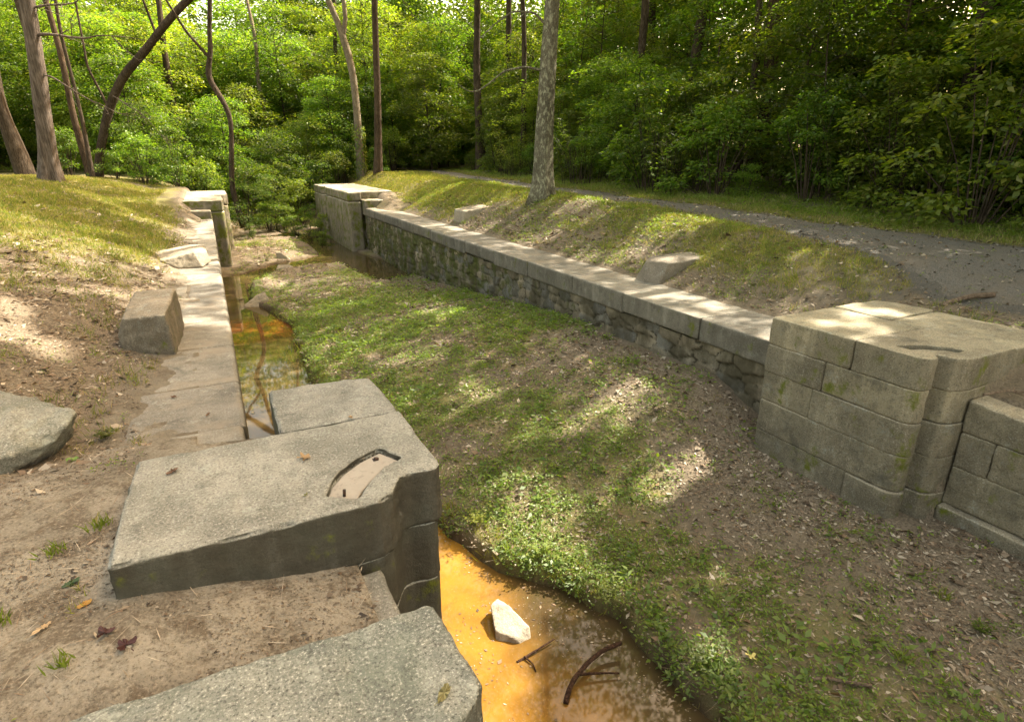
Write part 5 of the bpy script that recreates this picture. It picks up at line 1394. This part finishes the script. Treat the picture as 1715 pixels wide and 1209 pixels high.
def leaf_thing(label, pos, size, col, lobes=1, rz=0.0, curl=.25, seed=0, name='fallen_leaf', cat='leaf'):
    """a fallen leaf with its own outline, cupped, with a stalk"""
    rs = np.random.RandomState(seed)
    n = 40
    a = np.linspace(-PI, PI, n, endpoint=False)
    if lobes > 1:
        r = .45 + .55 * np.abs(np.cos(a * lobes / 2)) ** 1.6
        r *= np.where(np.abs(a) > 2.7, .35, 1)
    else:
        r = 1 / np.sqrt((np.cos(a) / 1.0) ** 2 + (np.sin(a) / .48) ** 2) * (1 + .06 * rs.randn(n))
    X = r * np.cos(a) * size / 2; Y = r * np.sin(a) * size / 2
    Z = curl * (Y ** 2 + .3 * X ** 2) / size * 2 + .004 * rs.randn(n)
    v = [(0, 0, 0.002)] + list(zip(X, Y, Z))
    bm = bmesh.new(); vs = [bm.verts.new(q) for q in v]
    for i in range(n): bm.faces.new((vs[0], vs[1 + i], vs[1 + (i + 1) % n]))
    s0 = bm.verts.new((-size * .5, .001, .003)); s1 = bm.verts.new((-size * .8, .006, .006)); s2 = bm.verts.new((-size * .8, .009, .004)); s3 = bm.verts.new((-size * .5, .005, .001))
    bm.faces.new((s0, s1, s2, s3))
    me = bpy.data.meshes.new(name); bm.to_mesh(me); bm.free()
    put_attr(me, 'tint', np.array([col] * len(me.polygons)) * rs.uniform(.8, 1.2, (len(me.polygons), 1)), 'FACE')
    if -.36 < pos[2] < -.341: pos = (pos[0], pos[1], float(gz_at(np.array([pos[0]]), np.array([pos[1]]))[0]))
    o = link(name, me, M['dead']); o.location = (pos[0], pos[1], pos[2] + .008); o.rotation_euler = (rs.randn() * .12, rs.randn() * .12, rz)
    return tag(o, label, cat)
leaf_thing('tan lobed leaf lying on the pier top left of the curved slot', (.27, 3.27, 0.0), .085, (.34, .22, .11), 5, .6, .5, 1)
leaf_thing('small tan leaf on the joint between the two top stones of the left pier', (.64, 3.73, -.004), .04, (.40, .27, .15), 1, 2.0, .5, 2)
leaf_thing('small olive leaf on the pier top nearest the lower left end of the slot', (.22, 2.86, -.004), .03, (.16, .16, .05), 1, 1.0, .4, 14)
leaf_thing('dark brown curled leaf near the left edge of the pier top', (-.42, 3.44, 0.0), .07, (.14, .08, .05), 1, .5, .8, 15)
leaf_thing('olive leaf on the grey slab at the bottom edge', (.49, 1.52, -.148), .075, (.22, .19, .08), 1, .7, .15, 3)
leaf_thing('orange-yellow leaf on the bare dirt left of the pier', (-.764, 2.688, -.352), .06, (.45, .25, .06), 1, .4, .2, 4)
leaf_thing('pale tan leaf on the bare dirt beyond the orange-yellow one', (-.90, 2.60, -.35), .085, (.42, .29, .16), 1, .9, .2, 5)
leaf_thing('dark red lobed leaf on the dirt before the pier', (-.662, 2.458, -.35), .075, (.065, .025, .02), 3, .1, .5, 6)
leaf_thing('second dark red leaf on the dirt, nearest the grey slab', (-.583, 2.369, -.355), .085, (.06, .022, .018), 3, 2.2, .5, 7)
leaf_thing('dark green leaf on the dirt at the corner of the pier', (-.84, 2.87, -.345), .075, (.05, .08, .03), 1, .3, .3, 8)
leaf_thing('pale yellow star-shaped leaf on the lower lock floor', (3.141, 2.207, -1.885), .10, (.50, .42, .14), 5, 1.3, .3, 9)
leaf_thing('bright green leaf on the dirt at the foot of the boulder', (-1.12, 4.52, -.345), .09, (.16, .24, .05), 3, .2, .3, 10)
leaf_thing('brown leaf on the walkway nearest the left pier', (-.28, 5.05, -.34), .05, (.16, .09, .05), 1, 1, .6, 11)
leaf_thing('brown leaf on the walkway beyond the nearest one', (-.55, 5.6, -.34), .06, (.14, .075, .045), 1, 2.4, .7, 12)
leaf_thing('pale leaf floating on the water beside the walkway', (.10, 9.3, WL + .004), .07, (.45, .38, .25), 1, 2.4, .1, 13)

# weedy plants one can tell apart at the edge of the pool, and tufts in the dirt
def tuft(label, x, y, h, n, seed, spread=.05, w=.008, leafy=False, name='grass_tuft', cat='grass tuft'):
    rs = np.random.RandomState(seed); Lv = Leaves()
    z = float(gz_at(np.array([x]), np.array([y]))[0])
    if leafy:
        for k in range(n):
            a = rs.rand() * 2 * PI; d = np.array([math.cos(a), math.sin(a)]) * rs.uniform(.2, 1) * spread * 2.4
            hh = h * rs.uniform(.5, 1.1); m = 9
            f = np.linspace(.25, 1, m)
            P = np.stack([d[0] * f, d[1] * f, hh * f ** .8], 1)
            aa = rs.rand(m) * 2 * PI
            Lv.add(P, np.stack([np.cos(aa), np.sin(aa), .2 + 0 * aa], 1), np.stack([rs.randn(m) * .3, rs.randn(m) * .3, np.ones(m)], 1), rs.uniform(.03, .055, m), rs.uniform(.012, .02, m), greens(m, rs, (.085, .12, .014), (.17, .20, .03), .2))
            Lv.add(np.zeros((1, 3)), np.array([[d[0], d[1], hh]]), np.array([[0, 1, .2]]), math.hypot(hh, math.hypot(*d)), .003, np.array([[.10, .10, .03]]), 0)
    else:
        blades(Lv, np.zeros(n), np.zeros(n), np.zeros(n), 1, h, w, rs, grass_cols(rs, .08, (.09, .12, .014), (.17, .20, .03)), spread, .7)
    o = link(name, Lv.mesh(name), M['leaf'] if leafy else M['grass']); o.location = (x, y, z)
    return tag(o, label, cat)
tuft('light green leafy weed leaning over the pool below the pier corner', 2.02, 4.75, .20, 16, 1, .09, leafy=True, name='weed', cat='weed')
tuft('yellow-green leafy weed hanging over the bank in the sun above the white rock', 2.34, 4.02, .18, 18, 2, .10, leafy=True, name='weed', cat='weed')
tuft('spreading green weed at the edge of the pool right of the white rock', 2.66, 3.30, .16, 18, 3, .11, leafy=True, name='weed', cat='weed')
tuft('leafy weed at the bottom edge of the view beside the dark water', 2.85, 2.35, .15, 18, 4, .11, leafy=True, name='weed', cat='weed')
tuft('tall bright grass growing against the corner of the left pier', 1.75, 5.6, .26, 70, 5, .13)
tuft('arching grass tuft dipping into the orange water', 2.10, 4.20, .22, 14, 6, .03)
tuft('coarse grass tuft with long blades at the lower right of the lock floor', 4.0, 1.62, .16, 34, 7, .03)
tuft('small grass tuft among the litter right of the curling stem', 4.7, 1.75, .11, 30, 16, .025)
tuft('grass tuft in the bare dirt against the left side of the pier', -.78, 3.30, .08, 44, 8, .022)
tuft('flat grass tuft in the bare dirt a little left of the pier corner', -.95, 3.16, .07, 44, 9, .025)
tuft('grass tuft at the lower left in the bare dirt by the slab', -.80, 2.36, .07, 36, 10, .02)
tuft('grass tuft by the left edge of the view in the dirt', -1.08, 2.72, .08, 46, 11, .025)
tuft('small weed growing in the dirt between boulder and walkway', -.98, 4.95, .08, 9, 12, .04, leafy=True, name='weed', cat='weed')
tuft('bright grass clump on the stream bank beyond the left pier', 1.18, 11.6, .32, 70, 13, .2, .009)
tuft('pale grass clump by the stream half way down the lock', 1.3, 14.6, .25, 60, 14, .22, .010)
tuft('broad-leaved weed at the lower right of the lock floor', 4.62, 1.42, .10, 7, 15, .05, leafy=True, name='weed', cat='weed')

# grit, crumbs and bits of twig trodden into the bare dirt, and scum drifting on the pool
Lv = Leaves()
x, y, z, d = area_points(52000, -2.8, .6, 1.0, 7.5, rsG, 9, 4)
pk = (zones(x, y, z)[2] > .25) & off_stone(x, y, z) & (n2(x, y, 1.7, 4, 120) > -.12)
x, y, z = x[pk], y[pk], z[pk]; n = len(x); a = rsG.rand(n) * 2 * PI
L_ = np.clip(np.exp(rsG.randn(n) * .5) * .011, .004, .035)
Lv.add(np.stack([x, y, z + .004], 1), np.stack([np.cos(a), np.sin(a), rsG.randn(n) * .3], 1), np.stack([rsG.randn(n) * .5, rsG.randn(n) * .5, np.ones(n)], 1), L_, L_ * rsG.uniform(.15, .9, n), dead_cols(n) * .75, .2)
x = rsG.uniform(.95, 2.7, 2600); y = rsG.uniform(1.2, 5.5, 2600)
pk = (gz_at(x, y) < WL - .01) & (n2(x, y, 2.2, 3, 121) > .05)
x, y = x[pk], y[pk]; n = len(x); a = rsG.rand(n) * 2 * PI
L_ = np.clip(np.exp(rsG.randn(n) * .6) * .014, .005, .06)
Lv.add(np.stack([x, y, np.full(n, WL + .004)], 1), np.stack([np.cos(a), np.sin(a), 0 * a], 1), np.stack([rsG.randn(n) * .06, rsG.randn(n) * .06, np.ones(n)], 1), L_, L_ * rsG.uniform(.2, .7, n), dead_cols(n), .03)
x, y, z, d = area_points(90000, 7.2, 12, -1, 30, rsG, 34, 8)
u_ = np.minimum(x - path_near(y), path_far(y) - x)
pk = (u_ > -.25) & (rsG.rand(len(x)) < np.where(u_ < .3, .8, .28)) & off_stone(x, y, z)
x, y, z, d = x[pk], y[pk], z[pk], d[pk]; n = len(x); a = rsG.rand(n) * 2 * PI
L_ = np.clip(np.exp(rsG.randn(n) * .55) * .016, .006, .07) * np.clip(d / 8, 1, 1.7)
gc = np.where(rsG.rand(n, 1) < .55, np.array((.17, .155, .135)) * rsG.uniform(.5, 1.3, (n, 1)), dead_cols(n))
Lv.add(np.stack([x, y, z + .020], 1), np.stack([np.cos(a), np.sin(a), rsG.randn(n) * .25 + .1], 1), np.stack([rsG.randn(n) * .4, rsG.randn(n) * .4, np.ones(n)], 1), L_, L_ * rsG.uniform(.4, .9, n), gc, .25)
tag(link('grit', Lv.mesh('grit'), M['dead']), 'crumbs, grit, bits of bark and twig strewn over bare dirt, pool and path', 'debris', kind='stuff')
